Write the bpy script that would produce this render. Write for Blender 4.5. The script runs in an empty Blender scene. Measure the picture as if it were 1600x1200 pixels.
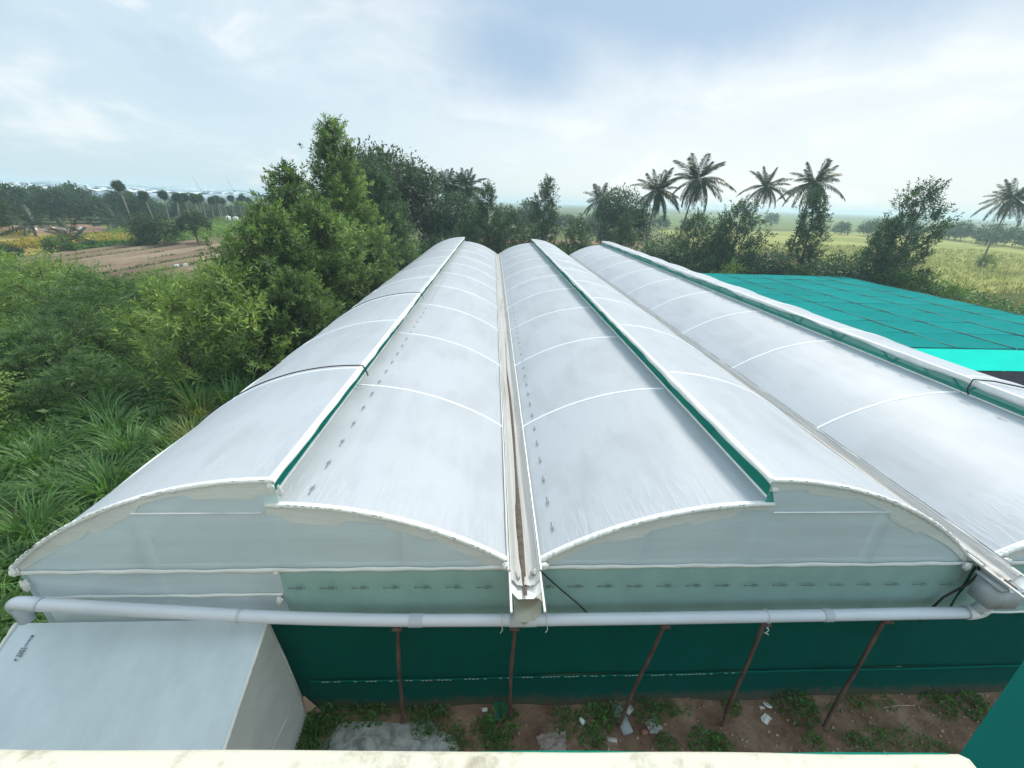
import bpy, math, random
import numpy as np
from mathutils import Vector, Matrix

random.seed(7)
rng = np.random.default_rng(7)
S = bpy.context.scene
COL = S.collection
rad = math.radians

# ------------------------------------------------------------------ camera
EYE = Vector((0, 0, 9.406))
cam_d = bpy.data.cameras.new('camera')
cam = bpy.data.objects.new('camera', cam_d)
COL.objects.link(cam)
R_ = (0.99870286, -0.04057945, 0.0307557)
U_ = (-0.01191891, 0.40093388, 0.91602946)
F_ = (0.04950297, 0.91520781, -0.39993015)
M = Matrix.Identity(4)
for i in range(3):
    M[i][0], M[i][1], M[i][2], M[i][3] = R_[i], U_[i], -F_[i], EYE[i]
cam.matrix_world = M
cam_d.sensor_width = 36
cam_d.lens = 14.71
cam_d.clip_end = 8000
cam_d.clip_start = 0.05
S.camera = cam

# ------------------------------------------------------------------ world
SUN_EL, SUN_AZ = rad(48), rad(36)          # azimuth measured from +Y towards +X
world = bpy.data.worlds.new('World')
S.world = world
world.use_nodes = True
nt = world.node_tree
nt.nodes.clear()


class NB:
    """small helper for node trees"""
    def __init__(s, tree):
        s.t = tree

    def n(s, typ, **kw):
        nd = s.t.nodes.new(typ)
        for k, v in kw.items():
            if k == 'inp':
                for a, b in v.items():
                    if isinstance(b, bpy.types.NodeSocket):
                        s.t.links.new(b, nd.inputs[a])
                    else:
                        nd.inputs[a].default_value = b
            else:
                setattr(nd, k, v)
        return nd

    def math(s, op, a, b=None, clamp=False):
        nd = s.n('ShaderNodeMath', operation=op, use_clamp=clamp)
        for i, v in enumerate((a, b)):
            if v is None:
                continue
            if isinstance(v, bpy.types.NodeSocket):
                s.t.links.new(v, nd.inputs[i])
            else:
                nd.inputs[i].default_value = v
        return nd.outputs[0]

    def ramp(s, fac, stops, interp='LINEAR'):
        nd = s.n('ShaderNodeValToRGB')
        cr = nd.color_ramp
        cr.interpolation = interp
        while len(cr.elements) < len(stops):
            cr.elements.new(0.5)
        for e, (p, c) in zip(cr.elements, stops):
            e.position = p
            e.color = (*c, 1) if len(c) == 3 else c
        s.t.links.new(fac, nd.inputs[0])
        return nd.outputs[0]

    def mix(s, fac, a, b, mode='MIX'):
        nd = s.n('ShaderNodeMix', data_type='RGBA', blend_type=mode)
        for i, v in ((0, fac), (6, a), (7, b)):
            if isinstance(v, bpy.types.NodeSocket):
                s.t.links.new(v, nd.inputs[i])
            else:
                nd.inputs[i].default_value = v if i == 0 else (*v, 1)
        return nd.outputs[2]

    def mapr(s, v, a, b, c=0.0, d=1.0, smooth=True):
        nd = s.n('ShaderNodeMapRange', interpolation_type='SMOOTHSTEP' if smooth else 'LINEAR')
        s.t.links.new(v, nd.inputs[0])
        for i, x in zip((1, 2, 3, 4), (a, b, c, d)):
            nd.inputs[i].default_value = x
        return nd.outputs[0]


b = NB(nt)
gen = b.n('ShaderNodeTexCoord').outputs['Generated']
sky = b.n('ShaderNodeTexSky', sky_type='NISHITA', sun_disc=False, sun_elevation=SUN_EL,
          sun_rotation=SUN_AZ, altitude=600, air_density=1.0, dust_density=2.0, ozone_density=1.0)
bg1 = b.n('ShaderNodeBackground', inp={'Color': sky.outputs[0], 'Strength': 0.1})
# thin cloud deck: pale cyan veil, whiter towards the sun, grey-blue thick clouds
warp = b.n('ShaderNodeTexNoise', inp={'Vector': gen, 'Scale': 3.4, 'Detail': 9.0, 'Roughness': 0.60})
wv = b.n('ShaderNodeVectorMath', operation='MULTIPLY_ADD', inp={0: warp.outputs['Color'], 1: (0.30, 0.30, 0.17), 2: gen})


def blob(cx, cy, cz, sx, sz, r0, r1):
    sub = b.n('ShaderNodeVectorMath', operation='SUBTRACT', inp={0: wv.outputs[0], 1: (cx + 0.15, cy + 0.15, cz + 0.085)})
    sc = b.n('ShaderNodeVectorMath', operation='MULTIPLY', inp={0: sub.outputs[0], 1: (sx, sx * .4, sz)})
    ln = b.n('ShaderNodeVectorMath', operation='LENGTH', inp={0: sc.outputs[0]})
    return b.mapr(ln.outputs['Value'], r0, r1, 1.0, 0.0)


stretch = b.n('ShaderNodeMapping', inp={'Vector': gen, 'Scale': (1.0, 1.0, 2.6)})
cl = b.n('ShaderNodeTexNoise', inp={'Vector': stretch.outputs[0], 'Scale': 3.4, 'Detail': 10.0, 'Roughness': 0.58, 'Distortion': 0.5})
sep = b.n('ShaderNodeSeparateXYZ', inp={0: gen})
sund = Vector((math.sin(SUN_AZ), math.cos(SUN_AZ), 0.42)).normalized()
dot = b.n('ShaderNodeVectorMath', operation='DOT_PRODUCT', inp={0: gen, 1: tuple(sund)})
glow = b.mapr(dot.outputs['Value'], 0.35, 1.0, 0.0, 1.0)
veil = b.mix(glow, (0.470, 0.580, 0.645), (0.600, 0.645, 0.655))
wisp = b.mapr(cl.outputs[0], 0.50, 0.66, 0.0, 0.85)
c1 = b.mix(wisp, veil, (0.685, 0.715, 0.725))
thick_n = b.mapr(cl.outputs[0], 0.36, 0.52, 0.38, 0.0)
hi = b.mapr(sep.outputs['Z'], 0.03, 0.30, 0.0, 1.0)
thick_n = b.math('MULTIPLY', thick_n, hi)
bl1 = blob(0.345, 0.88, 0.350, 1.25, 5.6, 0.30, 1.0)
bl2 = blob(0.05, 0.965, 0.255, 3.6, 7.0, 0.1, 1.1)
thick = b.math('MAXIMUM', b.math('MAXIMUM', bl1, b.math('MULTIPLY', bl2, 1.0)), thick_n, clamp=True)
c2 = b.mix(thick, c1, (0.30, 0.405, 0.525))
# an overcast sky grows brighter towards the zenith
zen = b.mapr(sep.outputs['Z'], 0.32, 1.0, 1.0, 1.7)
zc = b.n('ShaderNodeCombineXYZ', inp={0: zen, 1: zen, 2: zen})
c2 = b.mix(1.0, c2, zc.outputs[0], 'MULTIPLY')
bg2 = b.n('ShaderNodeBackground', inp={'Color': c2, 'Strength': 1.0})
mixs = b.n('ShaderNodeMixShader', inp={0: 0.88, 1: bg1.outputs[0], 2: bg2.outputs[0]})
b.n('ShaderNodeOutputWorld', inp={0: mixs.outputs[0]})

sun_d = bpy.data.lights.new('sun', 'SUN')
sun_d.energy = 2.4
sun_d.angle = rad(16)
sun_d.color = (1.0, 0.93, 0.80)
sun = bpy.data.objects.new('sun', sun_d)
COL.objects.link(sun)
sv = Vector((math.sin(SUN_AZ) * math.cos(SUN_EL), math.cos(SUN_AZ) * math.cos(SUN_EL), math.sin(SUN_EL)))
sun.rotation_euler = sv.to_track_quat('Z', 'Y').to_euler()
sun.location = (0, 0, 60)

S.view_settings.view_transform = 'Standard'
S.view_settings.look = 'None'
S.view_settings.exposure = 0.55
S.view_settings.gamma = 1
S.render.engine = 'CYCLES'
S.cycles.use_denoising = True
S.cycles.max_bounces = 8
S.cycles.diffuse_bounces = 3
S.cycles.transmission_bounces = 4
S.cycles.transparent_max_bounces = 8
S.cycles.volume_bounces = 2

# ------------------------------------------------------------------ haze
HAZE_DENSITY = 0.0007


# ================================================================== helpers
def mat(name, build):
    m = bpy.data.materials.new(name)
    m.use_nodes = True
    m.node_tree.nodes.clear()
    q = NB(m.node_tree)
    sh = build(q)
    q.n('ShaderNodeOutputMaterial', inp={0: sh})
    return m


def principled(q, col, rough=0.6, spec=0.4, metal=0.0, bump=None, dist=0.02, strength=0.5):
    inp = {'Roughness': rough, 'Specular IOR Level': spec, 'Metallic': metal}
    inp['Base Color'] = col if isinstance(col, bpy.types.NodeSocket) else (*col, 1)
    if bump is not None:
        bn = q.n('ShaderNodeBump', inp={'Height': bump, 'Distance': dist, 'Strength': strength})
        inp['Normal'] = bn.outputs[0]
    return q.n('ShaderNodeBsdfPrincipled', inp=inp).outputs[0]


def noise(q, scale, detail=4, rough=0.55, vec=None, stretch=None, coord='Object', dist=0.0):
    if vec is None:
        vec = q.n('ShaderNodeTexCoord').outputs[coord]
    if stretch:
        vec = q.n('ShaderNodeMapping', inp={'Vector': vec, 'Scale': stretch}).outputs[0]
    return q.n('ShaderNodeTexNoise', inp={'Vector': vec, 'Scale': scale, 'Detail': detail, 'Roughness': rough, 'Distortion': dist}).outputs[0]


def plain(name, col, rough=0.6, var=0.15, scale=6.0, spec=0.4, metal=0.0, bumpd=0.004, stretch=None):
    def f(q):
        nz = noise(q, scale, 5, stretch=stretch)
        lo = tuple(c * (1 - var) for c in col)
        hi = tuple(min(1, c * (1 + var)) for c in col)
        c = q.ramp(nz, [(0.3, lo), (0.7, hi)])
        return principled(q, c, rough, spec, metal, nz, bumpd)
    return mat(name, f)


def film(name, col, rough, transl, transp, tcol=None, wave=0.006, streak=(1, 1, 1), dirt=0.0, dirtcol=(.5, .46, .4), folds=False):
    """polythene: glossy pale skin + light coming through + a little see-through"""
    def f(q):
        n1 = noise(q, 2.2, 6, 0.6, stretch=streak)
        n2 = noise(q, 38, 3, 0.6, stretch=streak)
        n3 = noise(q, 9, 4, 0.6, stretch=(streak[0] * 1.6, streak[1] * .12, streak[2] * .5) if streak[1] < 1 else (streak[0] * .3, streak[1], streak[2] * 2))
        h = q.math('ADD', n1, q.math('ADD', q.math('MULTIPLY', n2, 0.10), q.math('MULTIPLY', q.math('SUBTRACT', n3, 0.5), 0.15)))
        if folds:   # tight pulled folds in the last metre before the clamped front edge
            oy = q.n('ShaderNodeSeparateXYZ', inp={0: q.n('ShaderNodeTexCoord').outputs['Object']}).outputs['Y']
            near = q.mapr(oy, 5.1, 6.5, 1.0, 0.0)
            fn = noise(q, 7, 5, 0.65, stretch=(1.4, .16, 1.0), dist=0.8)
            fn = q.mapr(fn, 0.45, 0.7)
            h = q.math('ADD', h, q.math('MULTIPLY', q.math('MULTIPLY', fn, near), 0.9))
            # slack ripples everywhere, stronger in patches
            rp = noise(q, 5, 4, 0.6, stretch=(.9, .35, .9), dist=1.5)
            pm_ = q.mapr(noise(q, .5, 3, .5), 0.45, 0.65)
            h = q.math('ADD', h, q.math('MULTIPLY', q.math('MULTIPLY', rp, pm_), 0.5))
        lo = tuple(c * 0.90 for c in col)
        c = q.ramp(h, [(0.38, lo), (0.72, tuple(min(1, x * 1.03) for x in col))])
        if dirt:
            dm = q.mapr(noise(q, 1.3, 7, 0.65, stretch=streak), 0.5, 0.75, 0.0, dirt)
            c = q.mix(dm, c, dirtcol)
        p = principled(q, c, rough, 0.25, 0, h, wave * 4, 0.35)
        t = q.n('ShaderNodeBsdfTranslucent', inp={'Color': (*(tcol or col), 1)}).outputs[0]
        m1 = q.n('ShaderNodeMixShader', inp={0: transl, 1: p, 2: t}).outputs[0]
        if transp:
            tr = q.n('ShaderNodeBsdfTransparent', inp={'Color': (*(tcol or (1, 1, 1)), 1)}).outputs[0]
            m1 = q.n('ShaderNodeMixShader', inp={0: transp, 1: m1, 2: tr}).outputs[0]
        return m1
    return mat(name, f)


def net(name, col, transp, transl=0.25, weave=160.0, mud=0.0):
    def f(q):
        co = q.n('ShaderNodeTexCoord').outputs['Object']
        w = noise(q, weave, 2, 0.7, vec=co)
        n = noise(q, 1.1, 6, 0.6, vec=co)
        c = q.ramp(n, [(0.3, tuple(x * .82 for x in col)), (0.7, tuple(min(1, x * 1.12) for x in col))])
        c = q.mix(q.mapr(w, 0.35, 0.65), c, tuple(x * 0.72 for x in col))
        c = q.mix(q.math('MULTIPLY', q.n('ShaderNodeObjectInfo').outputs['Random'], 0.45), c, tuple(x * 0.55 for x in col))
        if mud:   # rain-splashed soil along the foot of the cloth
            oz = q.n('ShaderNodeSeparateXYZ', inp={0: co}).outputs['Z']
            edge_ = q.math('ADD', oz, q.math('MULTIPLY', noise(q, 5, 7, 0.7, vec=co), -0.55))
            c = q.mix(q.mapr(edge_, -0.12, 0.14, mud, 0.0), c, (0.10, 0.080, 0.058))
        p = principled(q, c, 0.9, 0.04, 0, n, 0.02)
        t = q.n('ShaderNodeBsdfTranslucent', inp={'Color': c}).outputs[0]
        m1 = q.n('ShaderNodeMixShader', inp={0: transl, 1: p, 2: t}).outputs[0]
        if transp:
            tr = q.n('ShaderNodeBsdfTransparent').outputs[0]
            m1 = q.n('ShaderNodeMixShader', inp={0: transp, 1: m1, 2: tr}).outputs[0]
        return m1
    return mat(name, f)


def leafmat(name, dark, light, rough=0.5, transl=0.36, spec=0.3):
    def f(q):
        tint = q.n('ShaderNodeAttribute', attribute_name='tint').outputs['Fac']
        isl = q.n('ShaderNodeNewGeometry').outputs['Random Per Island']
        obr = q.n('ShaderNodeObjectInfo').outputs['Random']
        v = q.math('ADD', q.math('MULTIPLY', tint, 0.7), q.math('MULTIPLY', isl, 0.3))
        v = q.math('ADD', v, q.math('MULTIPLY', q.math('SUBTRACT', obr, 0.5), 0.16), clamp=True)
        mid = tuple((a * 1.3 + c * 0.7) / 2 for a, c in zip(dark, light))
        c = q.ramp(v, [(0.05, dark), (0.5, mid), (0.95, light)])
        p = principled(q, c, rough, spec)
        tc = q.mix(1.0, c, (1.15, 1.25, 0.6), 'MULTIPLY')
        t = q.n('ShaderNodeBsdfTranslucent', inp={'Color': tc}).outputs[0]
        return q.n('ShaderNodeMixShader', inp={0: transl, 1: p, 2: t}).outputs[0]
    return mat(name, f)


def mesh_np(name, V, F, m, tint=None, smooth=False):
    V = np.asarray(V, np.float32).reshape(-1, 3)
    F = np.asarray(F, np.int32)
    k = F.shape[1]
    me = bpy.data.meshes.new(name)
    me.vertices.add(len(V))
    me.vertices.foreach_set('co', V.ravel())
    me.loops.add(F.size)
    me.loops.foreach_set('vertex_index', F.ravel())
    me.polygons.add(len(F))
    me.polygons.foreach_set('loop_start', np.arange(len(F), dtype=np.int32) * k)
    me.polygons.foreach_set('loop_total', np.full(len(F), k, np.int32))
    if smooth:
        me.polygons.foreach_set('use_smooth', np.ones(len(F), bool))
    me.update(calc_edges=True)
    if tint is not None:
        at = me.attributes.new('tint', 'FLOAT', 'FACE')
        at.data.foreach_set('value', np.asarray(tint, np.float32))
    if m:
        me.materials.append(m)
    return me


class MB:
    """collects quads, then makes one mesh"""
    def __init__(s):
        s.V, s.F, s.n = [], [], 0

    def add(s, V, F):
        V = np.asarray(V, float).reshape(-1, 3)
        s.V.append(V)
        s.F.append(np.asarray(F, int) + s.n)
        s.n += len(V)
        return s

    def grid(s, P):
        nu, nv = P.shape[:2]
        i = np.arange(nu * nv).reshape(nu, nv)
        F = np.stack([i[:-1, :-1], i[1:, :-1], i[1:, 1:], i[:-1, 1:]], -1).reshape(-1, 4)
        return s.add(P.reshape(-1, 3), F)

    def box(s, c, d, rz=0.0):
        x, y, z = np.array(d) / 2.0
        V = np.array([(-x, -y, -z), (x, -y, -z), (x, y, -z), (-x, y, -z), (-x, -y, z), (x, -y, z), (x, y, z), (-x, y, z)])
        if rz:
            ca, sa = math.cos(rz), math.sin(rz)
            V = V @ np.array([[ca, sa, 0], [-sa, ca, 0], [0, 0, 1]])
        return s.add(V + np.array(c), [(3, 2, 1, 0), (4, 5, 6, 7), (0, 1, 5, 4), (1, 2, 6, 5), (2, 3, 7, 6), (3, 0, 4, 7)])

    def prism(s, poly, axis, a, bb):
        """poly 2-D outline (quads fan), extruded along axis 0/1/2 from a to bb"""
        poly = list(poly)
        if len(poly) % 2:
            poly.append(tuple((a_ + b_) / 2 for a_, b_ in zip(poly[-1], poly[0])))
        n = len(poly)
        V = []
        for t in (a, bb):
            for p in poly:
                q = list(p)
                q.insert(axis, t)
                V.append(q)
        F = [(i, (i + 1) % n, n + (i + 1) % n, n + i) for i in range(n)]
        for o in (0, n):
            for i in range(1, n - 1, 2):
                F.append((o, o + i, o + i + 1, o + min(i + 2, n - 1)) if i + 2 < n else (o, o + i, o + i + 1, o))
        F = [f if len(set(f)) == 4 else f for f in F]
        return s.add(V, F)

    def tube(s, pts, r, sides=8, caps=True):
        pts = np.asarray(pts, float)
        n = len(pts)
        r = np.full(n, r) if np.isscalar(r) else np.asarray(r, float)
        T = np.gradient(pts, axis=0)
        T /= np.linalg.norm(T, axis=1)[:, None] + 1e-9
        ref = np.array([0, 0, 1.0]) if abs(T[0][2]) < 0.9 else np.array([1.0, 0, 0])
        P = []
        N = np.cross(T[0], ref)
        N /= np.linalg.norm(N)
        for i in range(n):
            N = N - T[i] * (N @ T[i])
            N /= np.linalg.norm(N) + 1e-9
            B = np.cross(T[i], N)
            a = np.arange(sides) / sides * 2 * np.pi
            P.append(pts[i] + r[i] * (np.cos(a)[:, None] * N + np.sin(a)[:, None] * B))
        V = np.concatenate(P)
        F = []
        for i in range(n - 1):
            for j in range(sides):
                k = (j + 1) % sides
                F.append((i * sides + j, i * sides + k, (i + 1) * sides + k, (i + 1) * sides + j))
        s.add(V, F)
        if caps and sides % 2 == 0:
            base = s.n - len(V)
            for o in (base, base + (n - 1) * sides):
                f = []
                for j in range(1, sides - 1, 2):
                    f.append((0, j, j + 1, j + 2) if j + 2 <= sides - 1 else (0, j, j + 1, 0))
                f = [x for x in f if len(set(x)) == 4]
                s.F.append(np.array(f) + o)
        return s

    def mesh(s, name, m, smooth=False):
        return mesh_np(name, np.concatenate(s.V), np.concatenate(s.F), m, smooth=smooth)


def link(name, data, parent=None, loc=(0, 0, 0), rot=(0, 0, 0), scale=1.0):
    o = bpy.data.objects.new(name, data)
    COL.objects.link(o)
    o.parent = parent
    o.location = loc
    o.rotation_euler = rot
    o.scale = (scale,) * 3 if np.isscalar(scale) else scale
    return o


def tag(o, label, cat, group=None):
    o['label'] = label
    o['category'] = cat
    if group:
        o['group'] = group
    return o


def thing(name, label, cat, loc=(0, 0, 0), rz=0.0, scale=1.0, group=None):
    return tag(link(name, None, None, loc, (0, 0, rz), scale), label, cat, group)


def struct(name, me, loc=(0, 0, 0)):
    o = link(name, me, None, loc)
    o['kind'] = 'structure'
    return o


def stuff(name, me, label, cat, loc=(0, 0, 0)):
    o = tag(link(name, me, None, loc), label, cat)
    o['kind'] = 'stuff'
    return o


def unit(v):
    return v / (np.linalg.norm(v, axis=-1, keepdims=True) + 1e-9)


def vnoise(P, f=1.0, seed=0):
    """cheap smooth pseudo noise in about -1..1"""
    r = np.random.default_rng(seed)
    P = np.asarray(P, float)
    out = np.zeros(P.shape[:-1])
    for k in range(7):
        d = r.normal(size=3) * f * (0.6 + 0.35 * k)
        out += np.sin(P @ d + r.uniform(0, 6.28)) / (1 + 0.35 * k)
    return out / 3.2


# ================================================================== materials
FILM = film('film_roof', (0.568, 0.606, 0.668), 0.46, 0.22, 0.09, (0.8, 0.88, 0.93), streak=(1, 0.25, 1), dirt=0.12, dirtcol=(.55, .56, .55), folds=True)
FILM_G = film('film_gable', (0.72, 0.84, 0.91), 0.32, 0.2, 0.16, (0.80, 0.88, 0.90), streak=(0.22, 1, 1.8), dirt=0.12, dirtcol=(.52, .52, .48))
FILM_P = film('film_porch', (0.70, 0.81, 0.88), 0.36, 0.15, 0.06, (0.8, 0.88, 0.9), wave=0.012, streak=(1, .6, 1), dirt=0.3, dirtcol=(.56, .58, .56))
FILM_T = film('film_hem', (0.80, 0.82, 0.79), 0.38, 0.12, 0.0, (0.85, 0.88, 0.84), wave=0.02, dirt=0.25, dirtcol=(.60, .58, .50))
FILM_H = film('film_double', (0.80, 0.825, 0.80), 0.4, 0.15, 0.08, (0.85, 0.88, 0.84), wave=0.02, streak=(0.5, 1, 1.5), dirt=0.2, dirtcol=(.56, .55, .48))
FILM_B = film('film_band', (0.47, 0.73, 0.69), 0.34, 0.15, 0.30, (0.78, 0.95, 0.92), wave=0.02, streak=(0.9, 1, 0.5))
LINING = film('gutter_lining', (0.50, 0.50, 0.49), 0.45, 0.1, 0.0, wave=0.03, streak=(2.5, 0.18, 1), dirt=0.75, dirtcol=(.27, .23, .20))
NET_D = net('net_dark_green', (0.002, 0.112, 0.090), 0.02, 0.12)
NET_M = net('net_dark_green_muddy', (0.002, 0.112, 0.090), 0.02, 0.12, mud=0.75)
NET_V = net('net_vent', (0.010, 0.430, 0.345), 0.26, 0.5)
NET_T = net('net_teal', (0.003, 0.330, 0.320), 0.03, 0.2, 60)
NET_S = net('net_seam', (0.003, 0.120, 0.125), 0.0, 0.1, 60)
NET_B = net('net_bright', (0.006, 0.78, 0.64), 0.0, 0.2, 60)
NET_K = net('net_black', (0.028, 0.032, 0.042), 0.0, 0.05, 60)
NET_A = net('net_awning', (0.003, 0.096, 0.086), 0.0, 0.15, 220)
GALV = plain('galvanised_pipe', (0.70, 0.74, 0.76), 0.4, 0.1, 4, 0.5, 0.0)
POSTM = plain('shadow_pipe', (0.20, 0.21, 0.21), 0.6, 0.2, 5)  # dark grey that makes the gable uprights read as shadows through the film
ARCHW = plain('pale_arch', (0.80, 0.83, 0.85), 0.5, 0.04, 4)
WHITE_M = plain('white_metal', (0.78, 0.79, 0.78), 0.4, 0.08, 5)
PVC = plain('grey_pvc', (0.60, 0.64, 0.70), 0.28, 0.06, 3, 0.5, bumpd=0.001, stretch=(0.3, 1, 1))
PVC_L = plain('pale_pvc', (0.70, 0.72, 0.71), 0.35, 0.06, 3)
GREY_M = plain('grey_sheet', (0.42, 0.46, 0.48), 0.45, 0.12, 5)
BEIGE = plain('beige_sheet', (0.46, 0.48, 0.42), 0.55, 0.10, 6)
RUST = plain('rusty_pipe', (0.105, 0.062, 0.048), 0.75, 0.5, 9, bumpd=0.008, stretch=(1, 1, 0.3))
BLACK = plain('black_rubber', (0.015, 0.015, 0.017), 0.5, 0.2, 8)
INK = plain('black_ink', (0.085, 0.105, 0.115), 0.6, 0.2, 20, bumpd=0.0)
WIRE = plain('dark_wire', (0.012, 0.05, 0.055), 0.5, 0.2, 8)
BARK = plain('bark', (0.115, 0.092, 0.072), 0.9, 0.35, 7, bumpd=0.03, stretch=(1, 1, 0.3))
BARK_P = plain('palm_bark', (0.19, 0.165, 0.14), 0.9, 0.3, 5, bumpd=0.03, stretch=(.4, .4, 3))


def limewash(q):
    n = noise(q, 3.0, 8, 0.65)
    n2 = noise(q, 22, 6, 0.7)
    st = q.mapr(q.math('ADD', q.math('MULTIPLY', n, 0.6), q.math('MULTIPLY', n2, 0.4)), 0.51, 0.64, 0.0, 0.8)
    c = q.mix(st, (0.55, 0.54, 0.465), (0.29, 0.255, 0.19))
    return principled(q, c, 0.85, 0.2, 0, n2, 0.006)


LIME = mat('limewash', limewash)


def soil(q):
    n = noise(q, 1.4, 8, 0.65)
    n2 = noise(q, 9.0, 8, 0.7)
    c = q.ramp(n, [(0.3, (0.105, 0.064, 0.043)), (0.5, (0.20, 0.130, 0.088)), (0.72, (0.31, 0.22, 0.155))])
    c = q.mix(q.mapr(n2, 0.5, 0.72, 0, 0.6), c, (0.05, 0.032, 0.022))
    return principled(q, c, 0.95, 0.1, 0, n2, 0.05, 0.8)


SOIL = mat('soil', soil)


def cement(q):
    n = noise(q, 2.6, 8, 0.7, dist=1.2)
    n2 = noise(q, 16, 6, 0.7)
    c = q.ramp(n, [(0.36, (0.17, 0.175, 0.165)), (0.5, (0.32, 0.335, 0.325)), (0.68, (0.48, 0.50, 0.49))])
    c = q.mix(q.mapr(n2, 0.55, 0.75, 0, 0.5), c, (0.10, 0.10, 0.085))
    return principled(q, c, 0.9, 0.2, 0, n2, 0.02, 0.7)


CEMENT = mat('cement', cement)


def ground(q):
    co = q.n('ShaderNodeTexCoord').outputs['Object']
    n = noise(q, 0.022, 6, 0.6, vec=co)
    n2 = noise(q, 0.35, 8, 0.68, vec=co)
    c = q.ramp(n, [(0.30, (0.055, 0.090, 0.030)), (0.48, (0.095, 0.120, 0.042)), (0.60, (0.150, 0.150, 0.060)), (0.74, (0.165, 0.110, 0.070))])
    c = q.mix(q.mapr(n2, 0.45, 0.7, 0, 0.65), c, (0.045, 0.060, 0.022))
    return principled(q, c, 0.95, 0.1, 0, n2, 0.2, 0.6)


GROUND = mat('ground_mix', ground)


def patchy(name, a, bcol, ccol, s1, s2, stretch=None):
    def f(q):
        co = q.n('ShaderNodeTexCoord').outputs['Object']
        n = noise(q, s1, 7, 0.62, vec=co, stretch=stretch)
        n2 = noise(q, s2, 6, 0.7, vec=co)
        c = q.ramp(n, [(0.32, a), (0.5, bcol), (0.68, ccol)])
        c = q.mix(q.mapr(n2, 0.5, 0.75, 0, 0.5), c, tuple(x * 0.5 for x in a))
        return principled(q, c, 0.95, 0.1, 0, n2, 0.12, 0.6)
    return mat(name, f)


FIELD_Y = patchy('dry_grass', (0.15, 0.19, 0.05), (0.27, 0.29, 0.085), (0.36, 0.34, 0.12), 0.03, 0.6, (1, 0.5, 1))
FIELD_G = patchy('green_crop', (0.075, 0.125, 0.04), (0.13, 0.18, 0.055), (0.20, 0.21, 0.08), 0.05, 0.6)
FIELD_O = patchy('ripe_crop', (0.20, 0.17, 0.06), (0.34, 0.27, 0.085), (0.30, 0.19, 0.10), 0.08, 0.7)
PLOUGH = patchy('ploughed_soil', (0.125, 0.092, 0.064), (0.195, 0.150, 0.106), (0.265, 0.212, 0.158), 0.25, 1.6, (1, 0.2, 1))
DIRT = patchy('bare_dirt', (0.16, 0.095, 0.065), (0.24, 0.155, 0.11), (0.28, 0.20, 0.14), 0.2, 1.4)

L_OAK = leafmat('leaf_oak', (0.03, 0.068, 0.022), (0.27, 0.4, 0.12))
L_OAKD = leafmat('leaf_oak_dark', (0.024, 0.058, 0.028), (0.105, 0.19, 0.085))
L_ROUND = leafmat('leaf_round', (0.02, 0.044, 0.02), (0.085, 0.135, 0.06))
L_FEATH = leafmat('leaf_feather', (0.040, 0.100, 0.022), (0.340, 0.480, 0.105))
L_FEATHD = leafmat('leaf_feather_dark', (0.024, 0.068, 0.018), (0.140, 0.260, 0.065))
L_SAP = leafmat('leaf_sapling', (0.075, 0.14, 0.035), (0.42, 0.55, 0.16))
L_GRASS = leafmat('leaf_grass', (0.04, 0.115, 0.032), (0.235, 0.42, 0.12), 0.4)
L_GRASSY = leafmat('leaf_grass_yellow', (0.110, 0.160, 0.040), (0.420, 0.430, 0.150), 0.5)
L_PALM = leafmat('leaf_palm', (0.018, 0.042, 0.02), (0.085, 0.150, 0.055), 0.35, 0.2)
L_DEAD = leafmat('leaf_dead', (.07, .05, .03), (.20, .15, .09))
L_FAR = leafmat('leaf_far', (0.024, 0.060, 0.030), (0.080, 0.150, 0.070))
L_WEED = leafmat('leaf_weed', (0.035, 0.1, 0.025), (0.16, 0.34, 0.075))
L_DRY = leafmat('leaf_dry', (0.13, 0.14, 0.045), (0.40, 0.38, 0.14))
L_YEL = leafmat('leaf_yellow', (0.26, 0.22, 0.05), (0.62, 0.50, 0.12))

# ================================================================== ground
gx = np.concatenate([np.linspace(-2600, -200, 22), np.linspace(-180, 300, 90), np.linspace(330, 2600, 22)])
gy = np.concatenate([np.linspace(-400, -40, 6), np.linspace(-30, 260, 70), np.linspace(280, 3000, 26)])
GX, GY = np.meshgrid(gx, gy, indexing='ij')


def terrain(x, y):
    x = np.asarray(x, float)
    y = np.asarray(y, float)
    hill = 6.0 * np.exp(-(((x + 900) / 330) ** 2 + ((y - 820) / 420) ** 2))
    return hill


GZ = terrain(GX, GY) - 0.012
mb = MB()
mb.grid(np.stack([GX, GY, GZ], -1))
struct('ground', mb.mesh('ground', GROUND, True))


def patch(name, poly, z, m, seg=14, wob=1.2, seed=1):
    """flat land parcel with a slightly wandering outline (quad given by 4 corners)"""
    p = np.array(poly, float)
    u, v = np.meshgrid(np.linspace(0, 1, seg), np.linspace(0, 1, seg), indexing='ij')
    XY = ((1 - u) * (1 - v))[..., None] * p[0] + (u * (1 - v))[..., None] * p[1] + (u * v)[..., None] * p[2] + ((1 - u) * v)[..., None] * p[3]
    P3 = np.concatenate([XY, np.zeros(XY.shape[:2] + (1,))], -1)
    XY = XY + wob * np.stack([vnoise(P3, 0.12, seed), vnoise(P3, 0.12, seed + 5)], -1)
    P = np.concatenate([XY, np.full(XY.shape[:2] + (1,), z)], -1)
    struct(name, MB().grid(P).mesh(name, m))


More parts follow.
